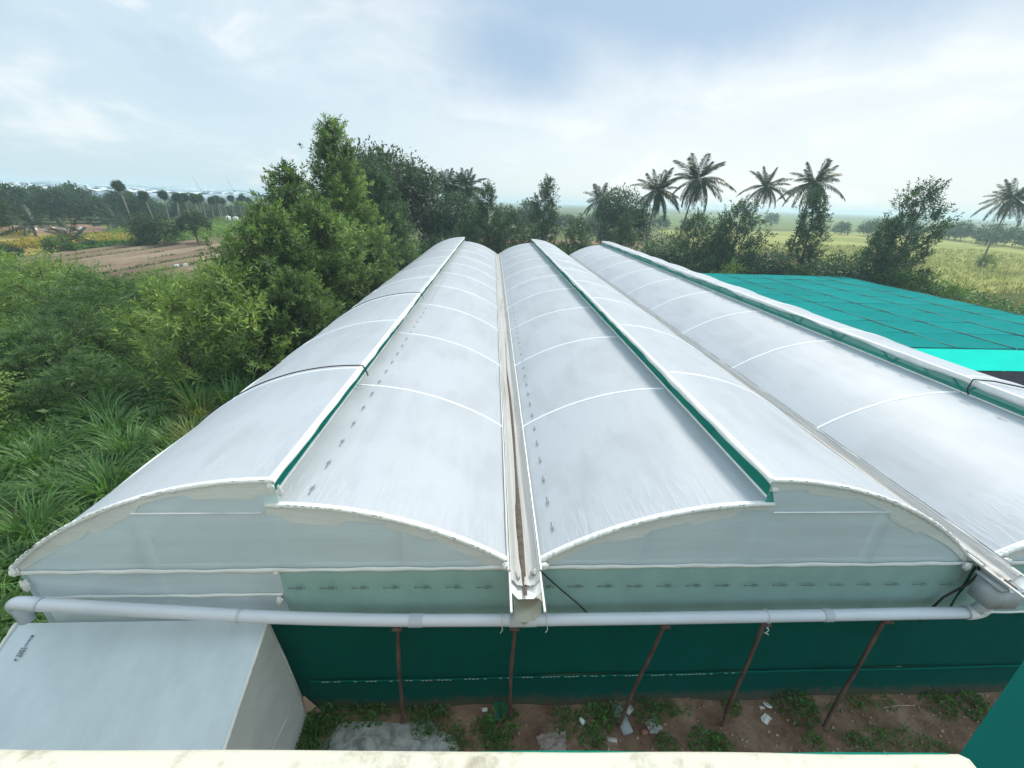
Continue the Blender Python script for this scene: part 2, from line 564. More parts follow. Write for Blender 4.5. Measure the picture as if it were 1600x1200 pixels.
patch('grass_field', [(46, 58), (330, 20), (420, 300), (70, 190)], 0.03, FIELD_Y, 20, 2.5, 3)
patch('far_field', [(72, 205), (430, 312), (560, 760), (110, 600)], 0.06, FIELD_G, 14, 4, 4)
patch('crop_field', [(-64, 88), (-62, 112), (-80, 172), (-108, 120)], 0.04, FIELD_G, 14, 1.5, 5)
patch('ripe_field', [(-66, 58), (-66, 88), (-96, 104), (-110, 66)], 0.05, FIELD_O, 14, 1.5, 6)
patch('dirt_path', [(-92, 96), (-88, 112), (-112, 128), (-122, 106)], 0.10, DIRT, 10, 1.5, 7)
patch('dirt_clearing', [(52, 72), (64, 74), (70, 98), (50, 96)], 0.07, DIRT, 10, 1.5, 8)
patch('bare_ground', [(-8, 76), (34, 74), (40, 120), (-6, 118)], 0.05, DIRT, 12, 2.0, 9)

# ploughed field: ridges run away along Y
u = np.linspace(-63, -34, 330)
v = np.linspace(46, 90, 40)
PX, PY = np.meshgrid(u, v, indexing='ij')
w = PX + 0.25 * vnoise(np.stack([PX, PY, 0 * PX], -1), 0.25, 2)
PZ = 0.20 + 0.34 * np.sin(w * 2 * np.pi / 4.0) + 0.05 * vnoise(np.stack([PX, PY, 0 * PX], -1), 2.5, 4)
edge = np.minimum(np.minimum(PX + 63, -34 - PX), np.minimum(PY - 46, 90 - PY))
PZ = np.where(edge < 0.05, -0.2, PZ + 0.06)
struct('ploughed_field', MB().grid(np.stack([PX, PY, PZ], -1)).mesh('ploughed_field', PLOUGH, True))

# soil strip between the house and the polyhouse
u = np.linspace(-9.5, 16, 170)
v = np.linspace(0.5, 5.6, 46)
PX, PY = np.meshgrid(u, v, indexing='ij')
P3 = np.stack([PX, PY, 0 * PX], -1)
berm = 0.12 * np.exp(-((PY - 5.25) / 0.28) ** 2) * (0.7 + 0.5 * vnoise(P3, 1.3, 8))
PZ = 0.03 + berm + 0.025 * vnoise(P3, 4.0, 9) + 0.012 * vnoise(P3, 13.0, 10)


def yard_z(x, y):
    P = np.array([[x, y, 0.0]])
    return float(0.03 + 0.12 * math.exp(-((y - 5.25) / 0.28) ** 2) * (0.7 + 0.5 * vnoise(P, 1.3, 8)[0]) + 0.025 * vnoise(P, 4.0, 9)[0])


struct('soil_strip', MB().grid(np.stack([PX, PY, PZ], -1)).mesh('soil_strip', SOIL, True))
# rough cement slab
a = np.linspace(0, 2 * np.pi, 41)
rr = 1 + 0.10 * np.sin(3 * a + 1) + 0.06 * np.sin(7 * a) + 0.04 * np.sin(11 * a + 2)
ring = np.stack([-1.85 + 1.25 * rr * np.sign(np.cos(a)) * np.abs(np.cos(a)) ** .6, 4.30 + 0.72 * rr * np.sin(a), 0 * a + 0.095], -1)
P = np.stack([np.array([-1.85, 4.3, 0.095]) + (ring - np.array([-1.85, 4.3, 0.095])) * t for t in (0.0, 0.4, 0.75, 1.0)], 0)
P[..., 2] += 0.014 * vnoise(P, 3.0, 3)
P[3, :, 2] = 0.03
struct('cement_slab', MB().grid(P).mesh('cement_slab', CEMENT, True))

# ================================================================== house (where the photographer stands)
house = thing('house', 'cream limewashed house parapet along the bottom edge of the view', 'house', (0, 0, 0), -0.0314)
mb = MB()
mb.box((-4.73, 0.36, 4.12), (11.34, 0.16, 8.24))
mb.box((-4.73, -3.0, 7.30), (11.34, 6.5, 0.16))
link('wall', mb.mesh('wall', LIME), house)
u = np.linspace(-10.4, 0.962, 240)
prof = np.array([(0.475, 8.26), (0.478, 8.385), (0.462, 8.40), (0.30, 8.402), (0.22, 8.40), (0.215, 8.26)])
P = np.zeros((len(u), len(prof), 3))
P[..., 0] = u[:, None]
P[..., 1] = prof[None, :, 0]
P[..., 2] = prof[None, :, 1]
P[..., 1] += 0.004 * vnoise(P, 6, 3) * (prof[None, :, 0] > 0.45)
P[..., 2] += 0.003 * vnoise(P, 8, 5)
lm = MB().grid(P)
lm.prism([tuple(q_) for q_ in prof], 0, 0.956, 0.961)
link('ledge', lm.mesh('ledge', LIME), house)
P = np.zeros((120, 3, 3))
u = np.linspace(-4.5, 0.94, 120)
dr = np.clip(0.004 + 0.010 * np.sin(u * 2.1) + 0.005 * np.sin(u * 7 + 1), -.01, .012)
P[..., 0] = u[:, None]
P[:, 0, 1], P[:, 1, 1], P[:, 2, 1] = 0.462, 0.4745 + dr * .55, 0.478 + dr * .4
P[:, 0, 2], P[:, 1, 2], P[:, 2, 2] = 8.39, 8.385, 8.15
link('net_edge', MB().grid(P).mesh('net_edge', NET_V), house)

aw = thing('shade_awning', 'dark green shade cloth corner jutting in at the lower right', 'awning', (3.0, 0.4, 0))
A, B, C = np.array([1.06, .43, 6.91]), np.array([6.4, 3.10, 6.90]), np.array([1.06, -2.6, 6.90])
uu, vv = np.meshgrid(np.linspace(0, 1, 14), np.linspace(0, 1, 14), indexing='ij')
P = A + uu[..., None] * (B - A) + vv[..., None] * (C - A)
P[..., 2] += -0.10 * np.sin(np.pi * uu) * np.sin(np.pi * vv) + 0.012 * vnoise(P, 1.5, 4) * np.sin(np.pi * uu)
Pb = P - np.array([0, 0, 0.012])
mb = MB().grid(P).grid(Pb)
for e in (0, -1):
    mb.grid(np.stack([P[e], Pb[e]], 0))
    mb.grid(np.stack([P[:, e], Pb[:, e]], 0))
link('cloth', mb.mesh('cloth', NET_A, True), aw, (-3.0, -0.4, 0))
mb = MB()
o_ = np.array([0.30, -0.28, -0.06])
mb.tube([A + o_ + (B - A) * .02, B + o_], 0.016, 6).tube([A + o_ + (C - A) * .02, C + o_], 0.016, 6)
link('frame', mb.mesh('frame', RUST), aw, (-3.0, -0.4, 0))
for q in (A + (B - A) * .03 + o_ + np.array((.0, -.2, 0)), A + (B - A) * .97 + o_, C + o_):
    link('post', MB().tube([(q[0], q[1], 0), (q[0], q[1], q[2])], 0.02, 6).mesh('post', RUST), aw, (-3.0, -0.4, 0))

# ================================================================== polyhouse
XG = [-7.41, 0.57, 8.57, 16.57]        # gutter lines
YF, YE, NB_ = 5.17, 49.5, 10
DY = (YE - YF) / NB_
ZG, ZU, ZL = 3.93, 5.58, 5.13
PH_LOC = Vector((XG[1], YF, 0))
ph = thing('polyhouse', 'long white triple-arched polythene greenhouse with green roof vents', 'greenhouse', PH_LOC)
OFF = tuple(-PH_LOC)


def ppart(name, me, parent=None, off=OFF):
    return link(name, me, parent or ph, off if parent is None else (0, 0, 0))


def arc(x_eave, x_top, z_top, n, s0=0.0, s1=1.0):
    """points of a roof arc from eave to its top (tangent level at the top)"""
    wd, h = abs(x_top - x_eave), z_top - ZG
    R = (wd * wd + h * h) / (2 * h)
    th = math.asin(min(1, wd / R))
    t = th * (1 - np.linspace(s0, s1, n))
    sg = 1 if x_top > x_eave else -1
    return np.stack([x_top - sg * R * np.sin(t), z_top - R + R * np.cos(t)], -1)


# bay: (eave of the tall arc, its top, eave of the low arc, its top)
BAYS = [(-7.41, -3.14, 0.57 - .21, -3.34), (8.57 - .21, 4.34, 0.57 + .21, 4.50), (16.57, 12.32, 8.57 + .21, 12.48)]


def film_roof(xe, xt, zt, seed, over=0.0):
    na, per = 25, 10
    ay = np.arange(NB_ * per + 1) / per
    Y = YF + ay * DY
    a_ = arc(xe, xt, zt, na)
    sag = 0.035 * np.sin(np.pi * (ay % 1.0)) ** 0.7
    s = np.linspace(0, 1, na)
    P = np.zeros((na, len(Y), 3))
    P[..., 0] = a_[:, 0][:, None]
    P[..., 1] = Y[None, :]
    P[..., 2] = a_[:, 1][:, None] - sag[None, :] * (np.sin(np.pi * np.clip(s, 0.02, 0.98)) ** 0.5)[:, None]
    P[..., 2] += 0.012 * vnoise(P * np.array([1, .35, 1]), 1.1, seed) * np.sin(np.pi * s)[:, None]
    return P


for i, (xe, xt, xl, xlt) in enumerate(BAYS):
    ppart('roof_film', MB().grid(film_roof(xe, xt, ZU, 10 + i)).mesh('roof_film', FILM, True))
    ppart('roof_film', MB().grid(film_roof(xl, xlt, ZL, 20 + i)).mesh('roof_film', FILM, True))
    # arch pipes, pressed into the film from below so that they show as pale lines
    for (e, t, z) in ((xe, xt, ZU), (xl, xlt, ZL)):
        a_ = arc(e, t, z, 22)
        ma = MB().tube(np.stack([a_[:, 0], 0 * a_[:, 0], a_[:, 1] - 0.018], -1), 0.042, 6).mesh('arch_pipe', ARCHW, True)
        for k in range(NB_ + 1):
            link('arch_pipe', ma, ph, (OFF[0], DY * k + (0.02 if k == 0 else 0), OFF[2]))

    # vent: green net strip, struts, hanging flap
    sgn = 1 if xt > xe else -1
    Y = np.linspace(YF, YE, 260)
    P = np.zeros((len(Y), 5, 3))
    for j, t in enumerate(np.linspace(0, 1, 5)):
        P[:, j, 0] = xlt + (xt - xlt) * t + sgn * 0.0
        P[:, j, 2] = ZL + 0.01 + (ZU - ZL - 0.03) * t
    P[..., 0] += 0.012 * vnoise(np.stack([P[..., 0], Y[:, None] + 0 * P[..., 0], P[..., 2]], -1), 1.5, 30 + i)
    P[..., 1] = Y[:, None]
    ppart('vent_net', MB().grid(P).mesh('vent_net', NET_V, True))
    mv = MB()
    xi = -sgn * 0.06
    mv.tube([(xlt + xi, 0, ZL), (xt + xi, -0.45, ZU - .02)], 0.022, 6).tube([(xlt + xi, 0, ZL), (xt + xi, 0.45, ZU - .02)], 0.022, 6)
    mv = mv.mesh('vent_strut', WIRE)
    for k in range(1, 2 * NB_):
        link('vent_strut', mv, ph, (OFF[0], DY * k / 2, OFF[2]))
    ppart('ridge_pipe', MB().tube([(xlt, YF, ZL + .0), (xlt, YE, ZL + .0)], 0.03, 6).mesh('ridge_pipe', GALV))
    Y = np.linspace(YF - 0.05, YE, 420)
    r2 = np.random.default_rng(50 + i)
    base = [0.055, 0.075, 0.10][i]
    amp = [0.03, 0.03, 0.075][i]
    kk = DY / (1 if i < 2 else 1.5)
    drop = base + amp * (vnoise(np.stack([Y * 0 + i, Y, Y * 0], -1), .55, 40 + i) * 1.5 + .35 * np.sin(2 * np.pi * (Y - YF) / kk + [0.5, 2.2, 0.9][i])) + 0.008 * np.sin(Y * 3.1) + 0.006 * np.sin(Y * 7.7 + 1)
    drop = np.clip(drop, 0.03, 0.4)
    out = 0.028 + 0.012 * np.sin(Y * 0.9 + i) + 0.008 * np.sin(Y * 4.3)
    P = np.zeros((len(Y), 6, 3))
    for j, (o2, d2) in enumerate(((-0.25, -0.006), (0.0, -0.03), (0.5, 0.05), (0.95, 0.5), (0.85, 1.0), (0.5, 0.97))):
        P[:, j, 0] = xt + sgn * (o2 * out + (0.0 if o2 >= 0 else 0.0))
        P[:, j, 1] = Y
        P[:, j, 2] = ZU - d2 * drop + (0.012 if j < 2 else 0)
    P[:, 0, 0] = xt - sgn * 0.10
    P[:, 0, 2] = ZU + 0.004
    ppart('vent_flap', MB().grid(P).mesh('vent_flap', FILM_T, True))

# ---- gables ---------------------------------------------------------------
Z0 = 3.84


def gable_outline(i, n=40):
    xe, xt, xl, xlt = BAYS[i]
    a1 = arc(xe if i != 1 else xe, xt, ZU, n)
    a2 = arc(xl, xlt, ZL, n)
    return a1, a2


for yv, front in ((YF - 0.03, True), (YE + 0.03, False)):
    for i in range(3):
        for a_ in gable_outline(i):
            t = np.linspace(0, 1, 9)
            P = np.zeros((len(a_), 9, 3))
            P[..., 0] = a_[:, 0][:, None]
            P[..., 1] = yv
            P[..., 2] = Z0 + (a_[:, 1][:, None] - 0.012 - Z0) * t[None, :]
            P[..., 1] -= (0.012 * vnoise(P * np.array([1, 1, 2.5]), 0.9, 60 + i)) * (1 if front else -1)
            ppart('gable_film', MB().grid(P).mesh('gable_film', FILM_G, True))
            if front:
                # wider double layer under the arc with a wandering lower edge
                s = np.linspace(0, 1, len(a_))
                wv_ = 0.20 + 0.07 * np.sin(s * 9 + i * 2 + a_[0, 0]) + 0.05 * np.sign(np.sin(s * 17 + i)) * (s > .35)
                wv_ = np.minimum(wv_, np.maximum(0.012, a_[:, 1] - Z0 - 0.03))
                P = np.zeros((len(a_), 4, 3))
                for j, tt in enumerate((0, .33, .66, 1)):
                    P[:, j, 0] = a_[:, 0]
                    P[:, j, 1] = yv - 0.016
                    P[:, j, 2] = a_[:, 1] - 0.01 - tt * wv_
                P[..., 1] -= 0.010 * vnoise(P, 1.6, 70 + i)
                ppart('gable_hem', MB().grid(P).mesh('gable_hem', FILM_H, True))
                # crumpled roll of film clamped along the arc
                pts = np.stack([a_[:, 0], np.full(len(a_), yv - 0.012), a_[:, 1] + 0.012], -1)
                pts = np.stack([np.interp(np.linspace(0, 1, 150), np.linspace(0, 1, len(a_)), pts[:, c]) for c in range(3)], -1)
                rr_ = 0.036 * (1 + 0.25 * vnoise(pts * 1.0, 4.0, 80 + i) + 0.18 * rng.normal(size=150))
                pts[:, 2] += 0.008 * vnoise(pts, 3.0, 81)
                ppart('arc_roll', MB().tube(pts, np.clip(rr_, 0.02, 0.07), 8).mesh('arc_roll', FILM_T, True))
                mb = MB()
                for k in range(3, 145, 4):
                    if random.random() < 0.42:
                        mb.tube([pts[k] + (0, -.03, .03), pts[k + random.choice((1, 2, 3))] + (0, -.03, .028)], 0.0042, 4)
                ppart('clamp_wire', mb.mesh('clamp_wire', BLACK))['kind'] = 'stuff'
        xe, xt, xl, xlt = BAYS[i]
        # little upright sheet that closes the vent end
        P = np.array([[(xlt, yv, ZL), (xt, yv, ZL)], [(xlt, yv, ZL + .02), (xt, yv, ZU)]])
        ppart('vent_end', MB().grid(P).mesh('vent_end', NET_V))

# dark copies of the posts behind the gable film, standing in for their shadows
for x, top in ((-5.41, 4.72), (-3.30, 5.08), (-1.41, 4.70), (2.57, 4.72), (4.44, 5.06), (6.57, 4.78), (10.57, 4.7), (12.4, 5.06), (14.5, 4.8)):
    ppart('shadow_post', MB().tube([(x, YF + .012, 3.70), (x, YF + .012, top)], 0.036, 6).mesh('shadow_post', POSTM))
# frame posts and bars behind the front film
pm = MB().tube([(0, 0, 0), (0, 0, 5.0)], 0.034, 6).mesh('frame_post', GALV)
for x, top in ((-7.36, 3.8), (-5.41, 4.85), (-3.41, 5.1), (-1.41, 4.68), (0.57, 3.85), (2.57, 4.68), (4.47, 5.1), (6.57, 4.85), (8.57, 3.85), (10.57, 4.68), (12.5, 5.1), (14.5, 4.8), (16.5, 3.8)):
    o = ppart('frame_post', pm)
    o.location = (x + OFF[0], 0.13, 0)
    o.scale = (1, 1, top / 5.0)
for (x0, x1, z) in ((-5.3, -3.42, 5.0), (4.52, 6.5, 4.98), (12.5, 14.5, 4.98), (-7.3, .3, 3.90), (.86, 8.3, 3.90), (8.86, 16.5, 3.90), (-7.3, 16.5, 2.62)):
    yv = YF - 0.045 if z > 4.5 else YF + 0.03
    ppart('frame_bar', MB().tube([(x0, yv, z), (x1, yv, z)], 0.016, 6).mesh('frame_bar', GALV))


def hem(x0, x1, z, y, hgt=0.05, seed=0, n=160, parent=None):
    u = np.linspace(x0, x1, n)
    P = np.zeros((n, 5, 3))
    wob = 0.012 * vnoise(np.stack([u, u * 0, u * 0], -1), 1.4, seed) + 0.006 * np.sin(u * 9 + seed)
    for j, (dy, dz) in enumerate(((0.0, 0.5), (-0.022, 0.42), (-0.03, 0.0), (-0.02, -0.42), (0.005, -0.5))):
        P[:, j, 0] = u
        P[:, j, 1] = y + dy
        P[:, j, 2] = z + wob + dz * hgt * (1 + 0.25 * np.sin(u * 3.3 + seed))
    ppart('film_fold', MB().grid(P).mesh('film_fold', FILM_T, True))


hem(-7.3, 0.33, 3.85, YF - .05, 0.07, 1)
hem(0.80, 8.32, 3.85, YF - .05, 0.07, 2)
hem(8.85, 16.5, 3.85, YF - .05, 0.07, 3)
hem(-7.2, -3.42, 3.30, YF - .04, 0.05, 4)
hem(-3.3, 16.5, 2.60, YF - .05, 0.04, 5)


def sheet(name, x0, x1, z0, z1, y, m, bul=0.02, f=1.0, seed=0, nx=60, nz=14, wr=0.0):
    U, Vv = np.meshgrid(np.linspace(x0, x1, nx), np.linspace(z0, z1, nz), indexing='ij')
    P = np.stack([U, np.full(U.shape, y), Vv], -1)
    P[..., 1] -= bul * vnoise(P * np.array([1, 1, .7]), f, seed)
    if wr:   # pulled folds running down from the top corner
        P[..., 1] -= wr * np.sin((U - x0) * 26 - (z1 - Vv) * 9) * np.exp(-(U - x0) * 1.6) * np.clip((z1 - Vv) * 3, 0, 1)
    return ppart(name, MB().grid(P).mesh(name, m, True))


# upper band, left panels beside the porch
sheet('front_film', -7.25, -3.40, 3.30, 3.85, YF - .03, FILM_G, 0.01, 1.2, 1)
sheet('front_film', -7.25, -3.40, 2.55, 3.30, YF - .03, FILM_G, 0.01, 1.2, 2)
sheet('front_film', -3.40, 0.55, 2.58, 3.84, YF - .035, FILM_B, 0.016, 1.5, 3, 90, 16, 0.012)
sheet('front_film', 0.57, 8.56, 2.58, 3.84, YF - .035, FILM_B, 0.016, 1.5, 4, 110, 16, 0.012)
sheet('front_film', 8.60, 16.5, 2.58, 3.84, YF - .035, FILM_B, 0.016, 1.5, 5, 90, 16, 0.012)
# green net wall: upper and lower curtain
sheet('side_net', -3.9, 16.5, 0.88, 3.70, YF + .055, NET_D, 0.022, 1.5, 6, 120, 18)
U, Vv = np.meshgrid(np.linspace(-3.9, 16.5, 150), np.linspace(-0.02, 0.93, 12), indexing='ij')
P = np.stack([U, np.full(U.shape, YF + .03), Vv], -1)
P[..., 1] -= 0.020 * vnoise(P * np.array([1, 1, .5]), 1.6, 8) + 0.08 * (1 - (Vv + .02) / .95) ** 2
ppart('side_net', MB().grid(P).mesh('side_net', NET_M, True))
u = np.linspace(-3.38, 16.4, 200)
ppart('net_seam', MB().tube(np.stack([u, np.full(200, YF + .0), 0.905 + 0.01 * np.sin(u * 1.3) + 0.004 * np.sin(u * 11)], -1), 0.012, 5).mesh('net_seam', NET_V))
mb = MB()
for k in range(150):
    x0 = -3.3 + k * 0.075
    if random.random() < 0.55 and x0 < 5:
        z0 = 0.905 + 0.01 * math.sin(x0 * 1.3) + 0.004 * math.sin(x0 * 11)
        mb.tube([(x0, YF - .012, z0), (x0 + 0.05, YF - .014, z0 + random.uniform(-.006, .01))], 0.005, 4)
ppart('seam_stitch', mb.mesh('seam_stitch', FILM_T))['kind'] = 'stuff'
# side and rear walls
for x in (-7.41, 16.57):
    mb = MB()
    U, Vv = np.meshgrid(np.linspace(YF, YE, 60), np.linspace(-0.05, 2.5, 6), indexing='ij')
    ppart('side_net', MB().grid(np.stack([np.full(U.shape, x), U, Vv], -1)).mesh('side_net', NET_D))
    U, Vv = np.meshgrid(np.linspace(YF, YE, 60), np.linspace(2.5, 3.94, 6), indexing='ij')
    ppart('side_film', MB().grid(np.stack([np.full(U.shape, x), U, Vv], -1)).mesh('side_film', FILM_G))
U, Vv = np.meshgrid(np.linspace(-7.41, 16.57, 30), np.linspace(-0.05, 3.9, 4), indexing='ij')
ppart('rear_net', MB().grid(np.stack([U, np.full(U.shape, YE + .02), Vv], -1)).mesh('rear_net', NET_D))
# eave rail on both long sides
for x, s in ((-7.42, -1), (16.58, 1)):
    Y = np.linspace(YF - .05, YE, 200)
    pts = np.stack([x + 0.01 * np.sin(Y * 3), Y, 3.90 + 0.015 * np.sin(Y * 1.7)], -1)
    ppart('eave_roll', MB().tube(pts, 0.05, 6).mesh('eave_roll', FILM_T, True))

# ---- gutters --------------------------------------------------------------
for gi, xg in enumerate((XG[1], XG[2])):
    pr = np.array([(-.25, 4.00), (-.235, 4.03), (-.22, 4.0), (-.12, 3.86), (.12, 3.86), (.22, 4.0), (.235, 4.03), (.25, 4.00)])
    g0 = MB()
    P = np.zeros((2, len(pr), 3))
    for j, yv in enumerate((4.53, YE + .1)):
        P[j, :, 0] = pr[:, 0]
        P[j, :, 1] = yv - YF
        P[j, :, 2] = pr[:, 1] - 0.02
    g0.grid(P)
    gut = link('gutter', g0.mesh('gutter', WHITE_M), ph, (xg - PH_LOC.x, 0, 0))
    for s in (-1, 1):
        link('rail', MB().tube([(s * .243, 4.18 - YF, 4.0), (s * .243, YE - YF, 4.0)], 0.019, 6).mesh('rail', WHITE_M), gut)
    Y = np.concatenate([np.linspace(4.72, 8.5, 74), np.linspace(8.6, YE, 300)])
    s = np.linspace(-1, 1, 17)
    P = np.zeros((len(Y), 17, 3))
    P[..., 0] = s[None, :] * 0.225
    P[..., 1] = Y[:, None] - YF
    zz = np.interp(np.abs(s), [0, .5, 1.0], [3.868, 3.875, 4.012])
    P[..., 2] = zz[None, :]
    wr = 0.014 * np.sin(s[None, :] * 14 + 1.2 * np.sin(Y[:, None] * .5 + gi)) + 0.010 * np.sin(s[None, :] * 27 + Y[:, None] * .23)
    fr = np.exp(-(Y - 4.72) / 0.6)
    wr = wr + fr[:, None] * 0.05 * vnoise(P, 7.0, 90 + gi)
    P[..., 2] += np.abs(wr) * (1 - (np.abs(s) > .97))[None, :] + 0.004
    link('lining', MB().grid(P).mesh('lining', LINING, True), gut)
    # silt lying along the bottom of the gutter
    Y = np.linspace(4.54, 17, 160)
    wd = np.clip(0.05 + 0.03 * vnoise(np.stack([Y, 0 * Y, 0 * Y], -1), 1.1, 5 + gi), 0.008, 0.1) * np.clip((17 - Y) / 9, .1, 1)
    P = np.zeros((160, 4, 3))
    cx = 0.02 * np.sin(Y * .8)
    for j, t in enumerate((-1, -.4, .4, 1)):
        P[:, j, 0] = cx + t * wd
        P[:, j, 2] = 3.885 + (0.02 if abs(t) < .5 else 0.0)
    P[..., 1] = (Y - YF)[:, None]
    link('silt', MB().grid(P).mesh('silt', plain('silt%d' % gi, (0.10, 0.078, 0.062), 0.9, 0.4, 9, bumpd=0.02), True), gut)
    # raised film edges either side, with a dark clamp line
    for sd in (-1, 1):
        Y = np.linspace(4.9, YE, 300)
        P = np.zeros((300, 4, 3))
        for j, (dx, dz) in enumerate(((.22, 0.03), (.24, .058), (.262, 0.05), (.28, 0.03))):
            P[:, j, 0] = sd * dx
            P[:, j, 1] = Y - YF
            P[:, j, 2] = 3.99 + dz + 0.006 * np.sin(Y * 5 + j)
        link('film_edge', MB().grid(P).mesh('film_edge', FILM_T, True), gut)
        link('clamp_line', MB().tube(np.stack([np.full(90, sd * .238), np.linspace(4.9, YE, 90) - YF, 4.053 + 0.004 * np.sin(np.arange(90))], -1), 0.006, 4).mesh('clamp_line', INK), gut)

# hoppers under the gutter ends
mb = MB()
mb.prism([(-.19, 3.30), (-.21, 3.72), (-.14, 3.825), (.17, 3.825), (.22, 3.76), (.22, 3.47), (.14, 3.33)], 1, -0.62, -0.34)
hp = link('hopper', mb.mesh('hopper', BEIGE), ph, (XG[1] + 0.03 - PH_LOC.x, 0, 0))
link('spout', MB().tube([(0.0, -.42, 3.36), (0.0, -.37, 3.1), (0, -.34, 2.98)], 0.085, 12).mesh('spout', PVC_L, True), hp)
mb = MB()
mb.box((0.03, -.42, 3.60), (.50, .34, .44)).box((0.03, -.42, 3.84), (.56, .40, .05))
hp = link('hopper', mb.mesh('hopper', GREY_M), ph, (XG[2] - PH_LOC.x, 0, 0))
link('spout', MB().tube([(0.08, -.40, 3.4), (0.10, -.36, 3.2), (.06, -.33, 3.02)], 0.10, 12).mesh('spout', PVC, True), hp)

# torn film scraps wrapped round the corners


def lump(c, d, seed, n=14):
    a1 = np.linspace(0.0, np.pi, n)
    a2 = np.linspace(0, 2 * np.pi, n * 2 - 1)
    T_, A_ = np.meshgrid(a1, a2, indexing='ij')
    D = np.stack([np.sin(T_) * np.cos(A_), np.sin(T_) * np.sin(A_), np.cos(T_)], -1)
    r_ = 1 + 0.34 * vnoise(D, 3.2, seed) + 0.30 * vnoise(D, 7.0, seed + 1)
    return MB().grid(np.array(c) + D * r_[..., None] * np.array(d))


for k, (c, d) in enumerate((((-7.36, 5.10, 3.88), (.14, .12, .12)), ((-7.30, 5.08, 3.62), (.13, .09, .2)), ((-3.18, 5.09, 5.50), (.09, .07, .12)), ((-3.06, 5.10, 5.42), (.07, .06, .16)),
                            ((4.40, 5.09, 5.45), (.10, .06, .08)), ((0.27, 5.02, 3.98), (.12, .10, .12)), ((0.90, 5.02, 3.99), (.14, .10, .10)),
                            ((8.26, 5.04, 3.86), (.16, .08, .14)), ((8.9, 5.02, 3.98), (.16, .10, .10)), ((-3.46, 5.07, 3.22), (.10, .07, .16)), ((-3.42, 5.10, 3.80), (.09, .05, .07)),
                            ((0.72, 4.93, 3.95), (.10, .12, .07)), ((0.46, 4.90, 3.92), (.07, .16, .06)))):
    ppart('film_wrap', lump(c, tuple(np.array(d) * (.50, .5, .55)), 100 + 3 * k).mesh('film_wrap', LINING if k > 10 else FILM_T, True))

# printed marks on the film: a word, a bar and a block of small type


def mark_mesh():
    mb = MB()

    def r(x0, x1, y0, y1):
        mb.add([(x0, y0, 0), (x1, y0, 0), (x1, y1, 0), (x0, y1, 0)], [(0, 1, 2, 3)])
    r(-.160, -.135, -.013, .016)
    r(-.130, -.116, -.010, .006)
    r(-.112, -.094, -.012, .009)
    r(-.089, -.072, -.009, .006)
    r(-.068, -.050, -.011, .008)
    r(-.046, -.030, -.009, .006)
    r(-.018, -.009, -.040, .044)
    for jj, yy in enumerate((.026, .002, -.024)):
        x_ = 0.002
        for wdt in ((.022, .014, .03), (.016, .026, .02), (.03, .012, .018))[jj]:
            r(x_, x_ + wdt, yy - .007, yy + .009)
            x_ += wdt + .007
    r(.098, .110, -.022, -.002)
    r(.112, .122, -.018, .016)
    return mb.mesh('printed_mark', INK)


MARK = mark_mesh()


def put_mark(p, ex, n, sc=1.0, parent=None, loc=PH_LOC):
    ex = Vector(ex).normalized()
    n = Vector(n).normalized()
    ey = n.cross(ex)
    m = Matrix((ex, ey, n)).transposed().to_4x4()
    o = link('printed_mark', MARK, parent or ph)
    o.matrix_local = Matrix.Translation(Vector(p) - loc) @ m @ Matrix.Scale(sc, 4)
    return o


for k in range(26):
    x = -3.14 + 0.515 * k
    if 0.3 < x < 0.8 or 8.2 < x < 8.9:
        continue
    put_mark((x, YF - .082, 3.47 - 0.004 * k), (1, 0, 0.0), (0, -1, 0), 0.98)


def on_arc(xe, xt, zt, frac):
    a_ = arc(xe, xt, zt, 101)
    i_ = int(frac * 100)
    p, q_ = a_[i_], a_[min(100, i_ + 1)]
    if i_ >= 100:
        p, q_ = a_[99], a_[100]
    t = Vector((q_[0] - p[0], 0, q_[1] - p[1])).normalized()
    n = Vector((-t.z, 0, t.x))
    if n.z < 0:
        n = -n
    return p, n


for (bi, frac, dirn, y0, step, cnt) in ((0, 0.87, 1, 5.55, 0.72, 34), (1, 0.105, -1, 5.7, 0.70, 34), (2, 0.86, 1, 5.6, 0.86, 40)):
    xe, xt, xl, xlt = BAYS[bi]
    p, n = on_arc(xl, xlt, ZL, frac)
    for k in range(cnt):
        yv = y0 + k * step
        sagk = 0.035 * max(0, math.sin(math.pi * (((yv - YF) / DY) % 1.0))) ** 0.7 * max(0.02, math.sin(math.pi * frac)) ** .5
        put_mark(Vector((p[0], yv, p[1] - sagk)) + n * 0.022, (0, dirn, 0), n, 0.85)

# ---- ropes over the left roof, cables -----------------------------------------
for nm, lb, k, i_ in (('rope', 'black rope lying over the left roof arc, nearest to the camera', 1, 0), ('rope', 'thin black rope over the left roof arc, farther up the roof', 3, 0)):
    a_ = arc(-7.41, -3.14, ZU, 30)
    yv = YF + DY * k + 0.07
    pts = np.stack([a_[:, 0], yv + 0.05 * np.sin(np.linspace(0, 3, 30)), a_[:, 1] + 0.045], -1)
    pts = np.vstack([[(-7.5, yv, 2.6)], pts, [(-3.08, yv - .02, 5.54), (-3.02, yv - .05, 5.38)]])
    tag(link(nm, MB().tube(pts, 0.015 if k == 1 else 0.013, 6).mesh('rope', BLACK)), lb, 'rope', 'ropes tying down the left roof')
pts = [(13.2, 8.9, 5.57), (12.6, 9.15, 5.64), (12.22, 9.3, 5.62), (12.20, 9.3, 5.35), (12.3, 9.3, 5.2)]
tag(link('rope', MB().tube(pts, 0.018, 6).mesh('rope', BLACK)), 'short black rope looped over the ridge of the right-hand bay', 'rope')
pts = [(0.86, 5.02, 3.86), (1.0, 5.03, 3.68), (1.25, 5.05, 3.38), (1.55, 5.06, 3.05), (1.75, 5.06, 2.8)]
